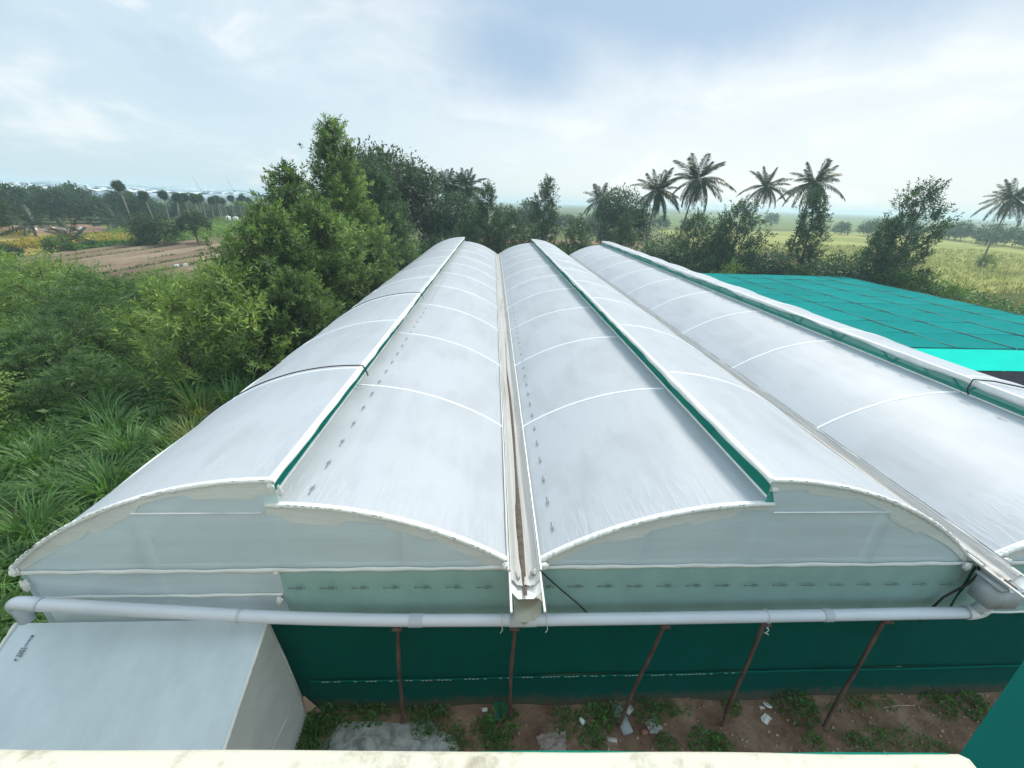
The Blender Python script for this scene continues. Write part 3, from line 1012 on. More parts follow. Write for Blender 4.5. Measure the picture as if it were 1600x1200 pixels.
tag(link('cable', MB().tube(pts, 0.012, 6).mesh('cable', BLACK)), 'thin black cable slanting across the green band beside the middle gutter', 'cable')
pts = [(8.40, 5.00, 3.92), (8.46, 4.98, 3.75), (8.40, 4.99, 3.5), (8.15, 5.02, 3.15), (8.05, 5.05, 2.7), (8.06, 5.08, 2.45)]
tag(link('cable', MB().tube(pts, 0.020, 6).mesh('cable', BLACK)), 'thick black cable hanging down under the right-hand gutter', 'cable')

# ---- porch ---------------------------------------------------------------
PL = Vector((-5.7, 3.4, 0))
po = thing('porch', 'low lean-to porch of pale polythene at the lower left', 'porch', PL)
POFF = tuple(-PL)
x0, x1, y0, y1, zt, zb = -7.78, -3.74, 5.08, 1.9, 2.76, 1.42


def porch_z(y):
    return zt + (zb - zt) * (y0 - y) / (y0 - y1)


U, Vv = np.meshgrid(np.linspace(x0, x1, 40), np.linspace(y1, y0, 36), indexing='ij')
P = np.stack([U, Vv, porch_z(Vv)], -1)
P[..., 2] -= 0.035 * np.sin(np.pi * (U - x0) / (x1 - x0)) * np.sin(np.pi * (Vv - y1) / (y0 - y1)) - 0.006 * vnoise(P, 1.3, 3)
link('roof_film', MB().grid(P).mesh('roof_film', FILM_P, True), po, POFF)
for x in (x0, x1):
    t = np.linspace(0, 1, 60)
    pts = np.stack([np.full(60, x), y0 + (y1 - y0) * t, porch_z(y0 + (y1 - y0) * t) + .01], -1)
    r_ = 0.026 * (1 + 0.2 * rng.normal(size=60))
    link('edge_roll', MB().tube(pts, np.clip(r_, .015, .045), 8).mesh('edge_roll', FILM_T, True), po, POFF)
for x in (x0 + .01, x1 - .005):
    sl = np.linspace(0, 1, 14)
    Yp = np.linspace(y1, y0, 30)
    P = np.zeros((30, 14, 3))
    P[..., 1] = Yp[:, None]
    P[..., 2] = sl[None, :] * (porch_z(Yp)[:, None] - .02)
    P[..., 0] = x + (0.25 * (1 - sl)[None, :] if x > -5 else 0) + 0.015 * vnoise(P, 1.2, 5)
    link('side_film', MB().grid(P).mesh('side_film', FILM_H, True), po, POFF)
Yp = np.linspace(y1, y0, 40)
link('film_fold', MB().tube(np.stack([np.full(40, x1 + .165), Yp, 0.9 - 0.22 * (Yp - 4.2)], -1), 0.012, 6).mesh('film_fold', FILM_T, True), po, POFF)
link('edge_roll', MB().tube([(x1 + .0, y0 - .03, porch_z(y0)), (x1 + .12, y0 - .03, 1.7), (x1 + .24, y0 - .03, 0.3)], 0.02, 6).mesh('edge_roll', FILM_H, True), po, POFF)
U, Vv = np.meshgrid(np.linspace(x0, x1, 8), np.linspace(0, zb, 4), indexing='ij')
link('front_film', MB().grid(np.stack([U, np.full(U.shape, y1), Vv], -1)).mesh('front_film', FILM_G), po, POFF)
for x in (x0 + .05, x1 - .05):
    for y in (y1 + .05, y0 - .08):
        link('post', MB().tube([(x, y, 0), (x, y, porch_z(y) - .03)], 0.025, 6).mesh('post', GALV), po, POFF)
for (px_, py_) in ((-7.40, 4.72), (-7.42, 4.05)):
    sl_ = (zt - zb) / (y0 - y1)
    put_mark((px_, py_, porch_z(py_) + 0.02), (-0.02, -1, -sl_), (0, -sl_, 1), 1.25, po, PL)

# ---- drain pipe and its poles ----------------------------------------------
dp = thing('drain_pipe', 'grey plastic drain pipe running across the front of the polyhouse', 'pipe', (0.57, 4.85, 0))
DOFF = (-0.57, -4.85, 0)
pts = np.array([(-7.02, 4.84, 3.50), (-5.5, 4.85, 3.32), (-3.46, 4.85, 3.10), (-1.6, 4.85, 2.99), (0.57, 4.85, 2.95), (3.2, 4.85, 2.94), (6.0, 4.85, 2.95), (8.55, 4.85, 2.96)])
tt = np.linspace(0, 7, 90)
pp = np.stack([np.interp(tt, np.arange(8), pts[:, c]) for c in range(3)], -1)
k_ = np.ones(9) / 9
for c in (2,):
    pad = np.pad(pp[:, c], 4, mode='edge')
    pp[:, c] = np.convolve(pad, k_, 'valid')
link('pipe', MB().tube(pp, 0.098, 18).mesh('pipe', PVC, True), dp, DOFF)


def bend(p0, p1, p2, n=14):
    t = np.linspace(0, 1, n)[:, None]
    p0, p1, p2 = map(np.array, (p0, p1, p2))
    return (1 - t) ** 2 * p0 + 2 * t * (1 - t) * p1 + t ** 2 * p2


link('elbow', MB().tube(np.vstack([[(-6.9, 4.84, 3.485)], bend((-7.0, 4.84, 3.50), (-7.42, 4.86, 3.55), (-7.46, 4.98, 3.22)), [(-7.47, 5.0, 2.95)]]), 0.102, 18).mesh('elbow', PVC, True), dp, DOFF)
link('elbow', MB().tube(np.vstack([[(8.45, 4.85, 2.96)], bend((8.5, 4.85, 2.96), (8.72, 4.85, 2.97), (8.68, 4.82, 3.14))]), 0.115, 18).mesh('elbow', PVC_L, True), dp, DOFF)
for x, l in ((0.58, .46), (-1.2, .22), (5.9, .16), (-4.0, .05)):
    i_ = int(np.argmin(abs(pp[:, 0] - x)))
    z_ = float(np.interp(x, pp[:, 0], pp[:, 2]))
    sl_ = (pp[min(89, i_ + 1), 2] - pp[i_ - 1, 2]) / (pp[min(89, i_ + 1), 0] - pp[i_ - 1, 0])
    link('coupling', MB().tube([(x - l / 2, 4.85, z_ - sl_ * l / 2), (x + l / 2, 4.85, z_ + sl_ * l / 2)], 0.108 if l > .1 else 0.102, 18).mesh('coupling', PVC_L if l > .3 else PVC, True), dp, DOFF)
for x in (0.22, 0.98, 4.82):
    z_ = float(np.interp(x, pp[:, 0], pp[:, 2]))
    a_ = np.linspace(0, 2 * np.pi, 20)
    pts = np.stack([x + 0.01 * np.sin(a_ * 2), 4.85 + .112 * np.cos(a_), z_ + .112 * np.sin(a_)], -1)
    link('tie', MB().tube(np.vstack([pts, [(x + .015, 4.76, z_ - .13), (x - .02, 4.74, z_ - .17)]]), 0.007, 5).mesh('tie', FILM_T), dp, DOFF)

PLAB = ['rusty pole holding the drain pipe, leftmost, standing in the cement slab', 'rusty pole under the drain pipe, below the middle gutter outlet',
        'leaning rusty pole under the drain pipe with its foot on the grey slab', 'dark leaning pole under the drain pipe with white twine at its top', 'rusty leaning pole under the drain pipe, rightmost of the five']
for k, ((bx, by), (tx, tz)) in enumerate(zip(((-1.66, 4.90), (0.43, 4.90), (2.55, 4.72), (4.62, 4.68), (6.68, 4.62)), ((-1.51, 2.86), (0.44, 2.82), (3.03, 2.81), (4.81, 2.82), (7.01, 2.84)))):
    p = thing('support_pole', PLAB[k], 'pole', (bx, by, 0.0), 0, 1, 'poles holding up the drain pipe')
    t = np.linspace(0, 1, 16)
    pts = np.stack([(tx - bx) * t + 0.012 * np.sin(t * 7 + k), (4.85 - by) * t + 0.01 * np.sin(t * 5), -0.05 + (tz + .05) * t], -1)
    link('shaft', MB().tube(pts, 0.034 + 0.006 * np.sin(t * 11 + k) * .5, 8).mesh('shaft', RUST if k != 3 else BLACK if False else RUST, True), p)
    link('cradle', MB().box((tx - bx, 4.85 - by, tz + .005), (.16, .2, .03)).mesh('cradle', RUST), p)
    if k == 3:
        q_ = np.array([tx - bx, 4.85 - by - .05, tz - .06])
        link('twine', MB().tube(q_ + np.array([(-.04, 0, .05), (.03, -.03, .02), (.06, -.04, -.05), (.02, -.05, -.10), (-.03, -.05, -.08), (.08, -.05, -.15)]), 0.008, 5).mesh('twine', FILM_T), p)

# ================================================================== net house on the right
nh = thing('net_house', 'low flat-topped shade house under teal green netting right of the polyhouse', 'shade house', (27, 30, 0))
NOFF = (-27, -30, 0)
XS = np.linspace(17.3, 37.2, 7)
YS = np.linspace(19.6, 43.6, 10)
ZN = 3.18
for i in range(6):
    for j in range(9):
        U, Vv = np.meshgrid(np.linspace(0, 1, 12), np.linspace(0, 1, 12), indexing='ij')
        sx = (XS[i + 1] - XS[i]) - .03
        sy = (YS[j + 1] - YS[j]) - .03
        sg = random.uniform(.05, .13)
        P = np.stack([U * sx, Vv * sy, -sg * (np.sin(np.pi * U) * np.sin(np.pi * Vv)) ** .8], -1)
        P[..., 2] += 0.02 * vnoise(P, 1.4, i * 7 + j)
        link('net_panel', MB().grid(P).mesh('net_panel', NET_T, True), nh, (XS[i] - 27 + .015, YS[j] - 30 + .015, ZN))
for j, y in enumerate(YS):
    U, Vv = np.meshgrid(np.linspace(XS[0], XS[-1], 60), np.linspace(-1, 1, 3), indexing='ij')
    wd = 0.07 + 0.10 * np.sin(U * .9 + j * 2) ** 4
    P = np.stack([U, y + Vv * wd + .03 * np.sin(U * .5 + j), ZN + 0.03 - 0.035 * np.abs(np.sin((U - XS[0]) / 3.317 * np.pi)) - 0.05 * np.abs(Vv)], -1)
    link('net_seam', MB().grid(P).mesh('net_seam', NET_S, True), nh, NOFF)
for j, x in enumerate(XS):
    Y = np.linspace(YS[0], YS[-1], 60)
    pts = np.stack([x + .03 * np.sin(Y * .6), Y, ZN + 0.035 - 0.03 * np.abs(np.sin((Y - YS[0]) / 2.667 * np.pi))], -1)
    link('wire', MB().tube(pts, 0.022, 5).mesh('wire', WIRE), nh, NOFF)
for (m, ya, yb, nm) in ((NET_B, 16.4, 19.45, 'bright_net'), (NET_K, 7.0, 16.3, 'black_net')):
    U, Vv = np.meshgrid(np.linspace(17.3, 37.2, 50), np.linspace(ya, yb, 14), indexing='ij')
    P = np.stack([U, Vv, ZN - 0.02 - 0.05 * np.abs(np.sin(U / 2.0)) * np.sin(np.pi * (Vv - ya) / (yb - ya))], -1)
    link(nm, MB().grid(P).mesh(nm, m, True), nh, NOFF)
pm = MB().tube([(0, 0, 0), (0, 0, ZN)], 0.05, 6).mesh('post', GALV)
for x in XS:
    for y in (7.0, 16.35, YS[0], YS[4], YS[-1]):
        link('post', pm, nh, (x - 27, y - 30, 0))
for (x0_, y0_, x1_, y1_) in ((37.2, 7, 37.2, 43.6), (17.3, 43.62, 37.2, 43.62)):
    t = np.linspace(0, 1, 40)
    U, Vv = np.meshgrid(t, np.linspace(0, ZN - .02, 5), indexing='ij')
    P = np.stack([x0_ + (x1_ - x0_) * U, y0_ + (y1_ - y0_) * U, Vv], -1)
    P[..., :1] += 0.06 * vnoise(P, 0.8, 3)[..., None]
    link('side_net', MB().grid(P).mesh('side_net', NET_S, True), nh, NOFF)

# ================================================================== vegetation


def leaves(pos, d, nrm, L, W, fold=0.0):
    """one four-sided lance leaf per row"""
    pos, d = np.asarray(pos, float), unit(np.asarray(d, float))
    side = unit(np.cross(d, nrm))
    L = np.asarray(L, float).reshape(-1, 1)
    W = np.asarray(W, float).reshape(-1, 1)
    up = np.cross(side, d)
    mid = pos + d * L * 0.45 + up * L * fold
    V = np.stack([pos, mid + side * W / 2, pos + d * L - up * L * fold * .6, mid - side * W / 2], 1)
    n = len(pos)
    return V.reshape(-1, 3), np.arange(n * 4).reshape(n, 4)


def limbs_mesh(name, h, rt, tips, m=BARK, lean=(0, 0), seed=0):
    r = np.random.default_rng(seed)
    mb = MB()
    t = np.linspace(0, 1, 9)
    tr = np.stack([lean[0] * t ** 1.5 + 0.05 * h * .15 * np.sin(t * 5 + seed), lean[1] * t ** 1.5, h * t - .05], -1)
    mb.tube(tr, rt * (1 - 0.85 * t) + 0.01, 7)
    for (p, s0) in tips:
        a0 = np.array([np.interp(s0, t, tr[:, c]) for c in range(3)])
        p = np.array(p)
        mid = (a0 + p) / 2 + np.array([0, 0, -0.08 * np.linalg.norm(p - a0)])
        rr0 = rt * (1 - .85 * s0) * .45
        mb.tube([a0, mid, p], [rr0 + .012, rr0 * .6 + .008, 0.008], 5, caps=False)
    return mb.mesh(name, m, True)


def tree_shoots(seed, h, wid, prof, nl, ns, nleaf, L, W, m, up=0.75, base=0.12, jit=0.35, shoot=0.45, lean=(0, 0), rt=None, tip=0.9):
    """upright tree: limbs leave a leader, every limb carries tufts of lance leaves"""
    r = np.random.default_rng(seed)
    tips, SP, SD, ST = [], [], [], []
    for i in range(nl):
        t = base + (1 - base) * (i + r.random()) / nl
        az = i * 2.39996 + r.normal() * .4
        R = wid / 2 * np.interp(t, [p[0] for p in prof], [p[1] for p in prof]) * r.uniform(.65, 1.15)
        rise = R * r.uniform(.35, .95) * up
        ztip = min(h * t + rise * .5, h * .995)
        lx, ly = lean[0] * t ** 1.5, lean[1] * t ** 1.5
        tp = np.array([lx + R * np.cos(az), ly + R * np.sin(az), ztip])
        st = np.array([lx, ly, max(h * .04, ztip - rise - R * .25)])
        tips.append((tp, np.clip(st[2] / h, .03, .97)))
        k = max(3, int(ns * (0.35 + R / (wid / 2))))
        s = r.uniform(.25, 1.0, k) ** .7
        P = st + (tp - st) * s[:, None] + r.normal(size=(k, 3)) * jit * (0.4 + .6 * s[:, None])
        out = np.array([np.cos(az), np.sin(az), 0])
        D = unit(out * .55 + np.array([0, 0, up]) + r.normal(size=(k, 3)) * .38)
        SP.append(P)
        SD.append(D)
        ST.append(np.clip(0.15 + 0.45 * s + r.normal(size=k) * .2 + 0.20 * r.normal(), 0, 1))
    SP, SD, ST = np.concatenate(SP), np.concatenate(SD), np.concatenate(ST)
    n = len(SP)
    k = nleaf
    ref = unit(np.cross(SD, r.normal(size=(n, 3))))
    bi = np.cross(SD, ref)
    u = np.linspace(0, 1, k)[None, :, None]
    az = (np.arange(k) * 2.4)[None, :, None] + r.uniform(0, 6.3, (n, 1, 1))
    radial = ref[:, None] * np.cos(az) + bi[:, None] * np.sin(az)
    sl = shoot * r.uniform(.6, 1.3, (n, 1, 1))
    pos = SP[:, None] + SD[:, None] * u * sl
    d = unit(SD[:, None] * (.25 + .75 * u) + radial * (1.05 - .6 * u) + np.array([0, 0, -.12]))
    nr = np.broadcast_to(SD[:, None], d.shape) + r.normal(size=d.shape) * .3
    Ls = L * r.uniform(.65, 1.25, (n, k))
    V, F = leaves(pos.reshape(-1, 3), d.reshape(-1, 3), nr.reshape(-1, 3), Ls.ravel(), W * r.uniform(.7, 1.2, n * k), 0.06)
    tint = np.clip(ST[:, None] + 0.25 * (u[..., 0] - .5) + r.normal(size=(n, k)) * .06, 0, 1)
    crown = mesh_np('crown', V, F, m, tint.ravel())
    trunk = limbs_mesh('trunk', h * .97, rt or h * .012 + .03, tips[::2], lean=lean, seed=seed)
    return trunk, crown


def tree_round(seed, h, wid, n_cl, n_leaf, L, W, m, zc=0.62, flat=0.75, rt=None, hang=0.0):
    """broad crown: many leaf clumps on an uneven ellipsoid, with gaps"""
    r = np.random.default_rng(seed)
    D = unit(r.normal(size=(n_cl, 3)))
    D[:, 2] = np.where(D[:, 2] < -.45, -D[:, 2] * .5, D[:, 2])
    rad_ = r.uniform(.55, 1.0, n_cl) ** .5 * (1 + .18 * vnoise(D, 2.2, seed))
    C = D * rad_[:, None] * np.array([wid / 2, wid / 2, h * (1 - zc) / 1.0])
    C[:, 2] = C[:, 2] * flat / .75 + h * zc
    C[:, 2] = np.minimum(C[:, 2], h)
    s = wid * .085
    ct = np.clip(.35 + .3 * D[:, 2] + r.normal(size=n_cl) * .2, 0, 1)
    P = C[:, None] + r.normal(size=(n_cl, n_leaf, 3)) * s * np.array([1, 1, .7])
    d = unit(D[:, None] * .7 + r.normal(size=P.shape) * .7 + np.array([0, 0, -.15 - hang]))
    nr = unit(np.array([0, 0, 1.0]) + .6 * D[:, None] + r.normal(size=P.shape) * .5)
    k = n_cl * n_leaf
    V, F = leaves(P.reshape(-1, 3), d.reshape(-1, 3), nr.reshape(-1, 3), L * r.uniform(.6, 1.3, k), W * r.uniform(.7, 1.3, k), .05)
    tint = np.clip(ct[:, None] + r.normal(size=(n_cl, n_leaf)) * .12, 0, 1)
    crown = mesh_np('crown', V, F, m, tint.ravel())
    tips = [(C[i] * np.array([.8, .8, .96]), r.uniform(.3, .75)) for i in range(0, n_cl, max(1, n_cl // 18))]
    trunk = limbs_mesh('trunk', h * .72, rt or h * .02 + .03, tips, seed=seed)
    return trunk, crown


def shrub_feather(seed, h, wid, n_sp, m, L=.26, W=.075):
    """thicket shrub of flat feathery sprays"""
    r = np.random.default_rng(seed)
    D = unit(r.normal(size=(n_sp, 3)))
    D[:, 2] = np.abs(D[:, 2]) * .9 + .02
    bump = 1 + .22 * vnoise(D, 3.0, seed) + .12 * vnoise(D, 6.0, seed + 3)
    rad_ = (r.uniform(.35, 1.0, n_sp) ** .45) * bump
    C = D * rad_[:, None] * np.array([wid / 2, wid / 2, h])
    ax = unit(D * np.array([1, 1, .35]) + r.normal(size=(n_sp, 3)) * .45 + np.array([0, 0, .12]))
    k = 9
    u = np.linspace(.1, 1, k)[None, :, None]
    sp = r.uniform(.5, 1.0, (n_sp, 1, 1)) * .95
    side = unit(np.cross(ax, np.array([0, 0, 1.0]) + r.normal(size=(n_sp, 3)) * .35))
    sg = np.where(np.arange(k) % 2 == 0, 1, -1)[None, :, None]
    pos = C[:, None] + ax[:, None] * u * sp + np.array([0, 0, -.16]) * (u * sp) ** 2
    d = unit(side[:, None] * sg + ax[:, None] * .55 + np.array([0, 0, -.10]))
    nr = unit(np.array([0, 0, 1.0]) + r.normal(size=(n_sp, 1, 3)) * .35 + 0 * d)
    Ls = L * (1.15 - .7 * u) * r.uniform(.7, 1.2, (n_sp, k, 1))
    V, F = leaves(pos.reshape(-1, 3), d.reshape(-1, 3), nr.reshape(-1, 3), Ls.ravel(), W * r.uniform(.7, 1.3, n_sp * k), .03)
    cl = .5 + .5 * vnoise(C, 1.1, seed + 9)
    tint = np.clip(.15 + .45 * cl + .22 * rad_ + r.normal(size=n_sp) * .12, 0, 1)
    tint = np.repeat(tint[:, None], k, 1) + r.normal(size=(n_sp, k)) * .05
    crown = mesh_np('crown', V, F, m, np.clip(tint, 0, 1).ravel())
    mb = MB()
    for i in range(9):
        a_ = i * 2.4
        q_ = np.array([np.cos(a_) * wid * .3, np.sin(a_) * wid * .3, h * r.uniform(.55, .9)])
        mb.tube([(0.1 * np.cos(a_), .1 * np.sin(a_), -.03), q_ * np.array([.35, .35, .55]), q_], [.045, .03, .012], 5, caps=False)
    return mb.mesh('stems', BARK, True), crown


def blades(base, az, L, W, lean, m_seg=4):
    """arching grass blades -> V,F"""
    n = len(base)
    t = np.linspace(0, 1, m_seg + 1)
    out = np.stack([np.cos(az), np.sin(az), 0 * az], -1)
    sd = np.stack([-np.sin(az), np.cos(az), 0 * az], -1)
    rows = []
    for tt in t:
        ang = (lean * 1.0)[:, None] * (tt ** 1.3)
        h_ = L[:, None] * (tt - .36 * np.clip(lean[:, None], 0, 2) * tt ** 2.6)
        o_ = L[:, None] * lean[:, None] * .62 * tt ** 1.7
        c = base + out * o_ + np.array([0, 0, 1.0]) * h_
        wv2 = W[:, None] * (1 - tt ** 1.5) * .5 * (0.6 + 1.2 * tt * (1 - tt) * 2) + 0.002
        rows.append(np.stack([c - sd * wv2, c + sd * wv2], 1))
    Vv = np.stack(rows, 1).reshape(n, -1, 3)
    k = Vv.shape[1]
    F = []
    for j in range(m_seg):
        F.append([2 * j, 2 * j + 1, 2 * j + 3, 2 * j + 2])
    F = (np.arange(n)[:, None, None] * k + np.array(F)[None]).reshape(-1, 4)
    return Vv.reshape(-1, 3), F, m_seg


def grass_clump(seed, n, L, W, spread, m, lean=(.5, 1.5)):
    r = np.random.default_rng(seed)
    a_ = r.uniform(0, 6.28, n)
    q_ = r.uniform(0, 1, n) ** .6 * spread
    base = np.stack([q_ * np.cos(a_), q_ * np.sin(a_), 0 * a_ - .02], -1)
    V, F, s = blades(base, a_ + r.normal(size=n) * .6, L * r.uniform(.45, 1.1, n), W * r.uniform(.6, 1.2, n), r.uniform(*lean, n))
    return mesh_np('blades', V, F, m, np.repeat(np.clip(r.normal(.45, .22, n), 0, 1), s))


def plant(name, parts, label, cat, x, y, rz=0.0, s=1.0, group=None, z=0.0):
    t = thing(name, label, cat, (x, y, z), rz, s, group)
    for nm, me in parts:
        link(nm, me, t)
    return t


TC = lambda tc: (('trunk', tc[0]), ('crown', tc[1]))

# --- the big trees standing left of the polyhouse
spire = [(0, .55), (.2, .95), (.45, .85), (.62, .55), (.75, .34), (.9, .24), (1, .06)]
cone = [(0, .6), (.2, 1.0), (.5, .85), (.8, .45), (1, .06)]
ovalp = [(0, .45), (.3, 1.0), (.6, .95), (.85, .55), (1, .1)]
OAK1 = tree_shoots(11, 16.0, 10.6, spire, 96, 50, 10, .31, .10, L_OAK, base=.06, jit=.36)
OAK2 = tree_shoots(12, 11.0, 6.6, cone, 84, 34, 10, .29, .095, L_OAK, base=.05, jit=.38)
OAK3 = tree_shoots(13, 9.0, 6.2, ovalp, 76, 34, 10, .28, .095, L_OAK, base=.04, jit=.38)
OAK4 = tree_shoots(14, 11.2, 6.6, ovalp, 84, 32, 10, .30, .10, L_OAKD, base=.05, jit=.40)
big = 'broad-leaved trees beside the polyhouse'
plant('tree', TC(OAK1), 'tallest pointed green tree rising above the left side of the polyhouse', 'tree', -11.2, 34, .4, .86, big)
plant('tree', TC(OAK2), 'pointed leafy tree just left of the tallest tree', 'tree', -12.9, 29.5, 1.3, .96, big)
plant('tree', TC(OAK4), 'full green tree right of the tallest tree, touching its crown', 'tree', -10.6, 41, 2.2, 1.02, big)
plant('tree', TC(OAK3), 'light green rounded tree at the left edge of the tall tree cluster', 'tree', -12.4, 25, .2, .93, big)
plant('tree', TC(OAK3), 'bright leafy tree standing in front of the tallest tree', 'tree', -10.6, 28, 2.8, .96, big)
plant('tree', TC(OAK3), 'low bushy tree overhanging the left roof edge of the polyhouse', 'tree', -10.2, 22.3, 4.4, .62, big)
plant('tree', TC(OAK2), 'leafy tree low against the far left roof, below the dark round tree', 'tree', -10.4, 47, 3.0, .72, big)
plant('tree', TC(OAK3), 'low leafy tree beside the far left corner of the polyhouse', 'tree', -9.9, 34.5, 5.2, .74, big)

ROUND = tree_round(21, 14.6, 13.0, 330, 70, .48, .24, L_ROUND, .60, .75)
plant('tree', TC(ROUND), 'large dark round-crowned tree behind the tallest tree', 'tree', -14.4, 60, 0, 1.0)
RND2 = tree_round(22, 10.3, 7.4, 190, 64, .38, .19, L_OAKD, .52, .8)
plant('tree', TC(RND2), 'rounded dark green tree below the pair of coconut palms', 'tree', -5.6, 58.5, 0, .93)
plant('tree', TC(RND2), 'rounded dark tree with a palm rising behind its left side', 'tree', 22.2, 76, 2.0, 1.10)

# --- upright dark saplings along the back of the polyhouse
slim = [(0, .55), (.2, .95), (.5, .8), (.75, .5), (1, .08)]
SL = [tree_shoots(31, 11.0, 6.0, slim, 66, 18, 8, .36, .12, L_OAKD, base=.05, jit=.34),
      tree_shoots(32, 10.0, 6.0, ovalp, 62, 18, 8, .36, .12, L_OAKD, base=.03, jit=.40),
      tree_shoots(33, 12.0, 4.6, [(0, .4), (.15, .9), (.5, .9), (.8, .55), (1, .12)], 64, 18, 8, .34, .12, L_OAKD, base=.05, jit=.30, lean=(.5, 0))]
BU = [tree_round(41, 5.0, 5.6, 70, 46, .34, .16, L_OAKD, .40, .9, hang=.1), tree_round(42, 4.2, 5.0, 64, 46, .32, .15, L_FEATHD, .38, .9), tree_round(43, 3.2, 4.4, 56, 44, .30, .14, L_FEATH, .36, .9)]
rowg = 'young trees along the far end of the polyhouse'
for (x, y, v, s, rz, lab) in (
        (-0.7, 56, 0, 1.0, 0.1, 'slim dark tree right of the pair of palms, behind the left bay'),
        (2.2, 54, 1, .82, 1.2, 'bushy dark tree just left of the middle gutter end'),
        (-3.0, 53, 1, .70, 2.4, 'low dark tree behind the ridge end of the left bay'),
        (6.3, 58, 2, 1.0, 0.0, 'slim upright tree alone behind the ridge end of the middle bay'),
        (11.0, 57, 1, .76, 3.1, 'small pale-topped tree between the middle and right bays'),
        (17.3, 58, 0, .75, 2.0, 'upright small tree in front of the rounded tree with the palm'),
        (25.0, 54, 1, .86, .6, 'bushy tree below the tallest coconut palm'),
        (29.2, 52, 1, 1.0, 4.0, 'full dark tree left of the teal net house, widest of its row'),
        (26.8, 51, 0, .70, 5.0, 'small dark tree filling the gap beside the widest dark tree'),
        (38.2, 52, 2, .97, 2.2, 'dense upright tree standing right in front of a coconut palm'),
        (42.0, 46, 0, .78, 1.0, 'slim young tree with open top behind the net house corner')):
    plant('tree', TC(SL[v]), lab, 'tree', x, y, rz, s, rowg)
TALLR = tree_shoots(35, 12.1, 6.4, [(0, .35), (.2, .6), (.45, .95), (.7, .9), (.9, .5), (1, .2)], 60, 22, 8, .34, .12, L_OAKD, base=.04, jit=.42, lean=(1.2, 0))
plant('tree', TC(TALLR), 'tall open-crowned tree leaning beside the net house, against the yellow field', 'tree', 42.6, 44.0, .5, 1.0)
bg_ = 'bushes behind the polyhouse and the net house'
for k, (x, y, v, s) in enumerate(((21.0, 52.5, 0, 1.15), (31.8, 49.5, 0, 1.05), (34.6, 48.6, 1, .85), (37.0, 45.6, 0, .95), (39.6, 45.2, 0, 1.05), (41.6, 42.2, 1, 1.0), (44.2, 43.0, 1, .95),
                                  (13.6, 56, 1, 1.0), (15.4, 54.5, 2, 1.0), (8.8, 55.5, 1, .95), (4.4, 54.2, 1, 1.0), (-6.5, 53.5, 0, 1.0), (19.2, 56, 1, 1.0), (23.2, 53, 2, 1.1), (27.5, 48.5, 2, 1.0), (33.2, 50.5, 1, .8), (46.5, 41.0, 2, .9), (100.4, 84.0, 2, .7))):
    plant('bush', TC(BU[v]), ('dark leafy bush in the row behind the far roof ends', 'mid green bush in the row behind the far roof ends', 'low light green bush in the row behind the far roof ends')[v], 'bush', x, y, k * 1.3, s, bg_)['label'] += ' of the polyhouse' if x < 16 else ', beside the net house' if x > 31 else ', below the palms'

# --- coconut palms: each frond its own part


def frond_mesh(seed, L, drop, n=56, W=.072, ll=1.05):
    r = np.random.default_rng(seed)
    t = np.linspace(0, 1, 16)
    x = L * (t - .10 * drop * t ** 3)
    z = -L * drop * .42 * t ** 2.1
    pts = np.stack([x, 0.05 * L * np.sin(t * 2 + seed), z], -1)
    mb = MB().tube(pts, .045 * (1 - .85 * t) + .006, 4, caps=False)
    k = np.linspace(.12, .99, n)
    P = np.stack([np.interp(k, t, pts[:, c]) for c in range(3)], -1)
    T = np.stack([np.interp(k, t, np.gradient(pts[:, c])) for c in range(3)], -1)
    T = unit(T)
    for s in (-1, 1):
        d = unit(T * .55 + np.array([0, s, 0]) * .75 + np.array([0, 0, -.70]) + r.normal(size=P.shape) * .12)
        Ls = ll * np.sin(np.pi * (k * .8 + .14)) ** .6 * r.uniform(.8, 1.1, n)
        V, F = leaves(P, d, np.tile([0, 0, 1.0], (n, 1)) + r.normal(size=P.shape) * .2, Ls, W * np.ones(n), -.03)
        mb.add(V, F)
    me = mb.mesh('frond', L_PALM)
    at = me.attributes.new('tint', 'FLOAT', 'FACE')
    at.data.foreach_set('value', np.clip(r.normal(.4, .2, len(me.polygons)), 0, 1).astype(np.float32))
    return me


FR = [frond_mesh(61 + k, L, d) for k, (L, d) in enumerate(((3.4, .45), (4.2, .85), (4.5, 1.25), (4.0, 1.5)))]
FRD = [frond_mesh(71, 3.4, .5, n=26)]
FRD[0].materials[0] = L_DEAD


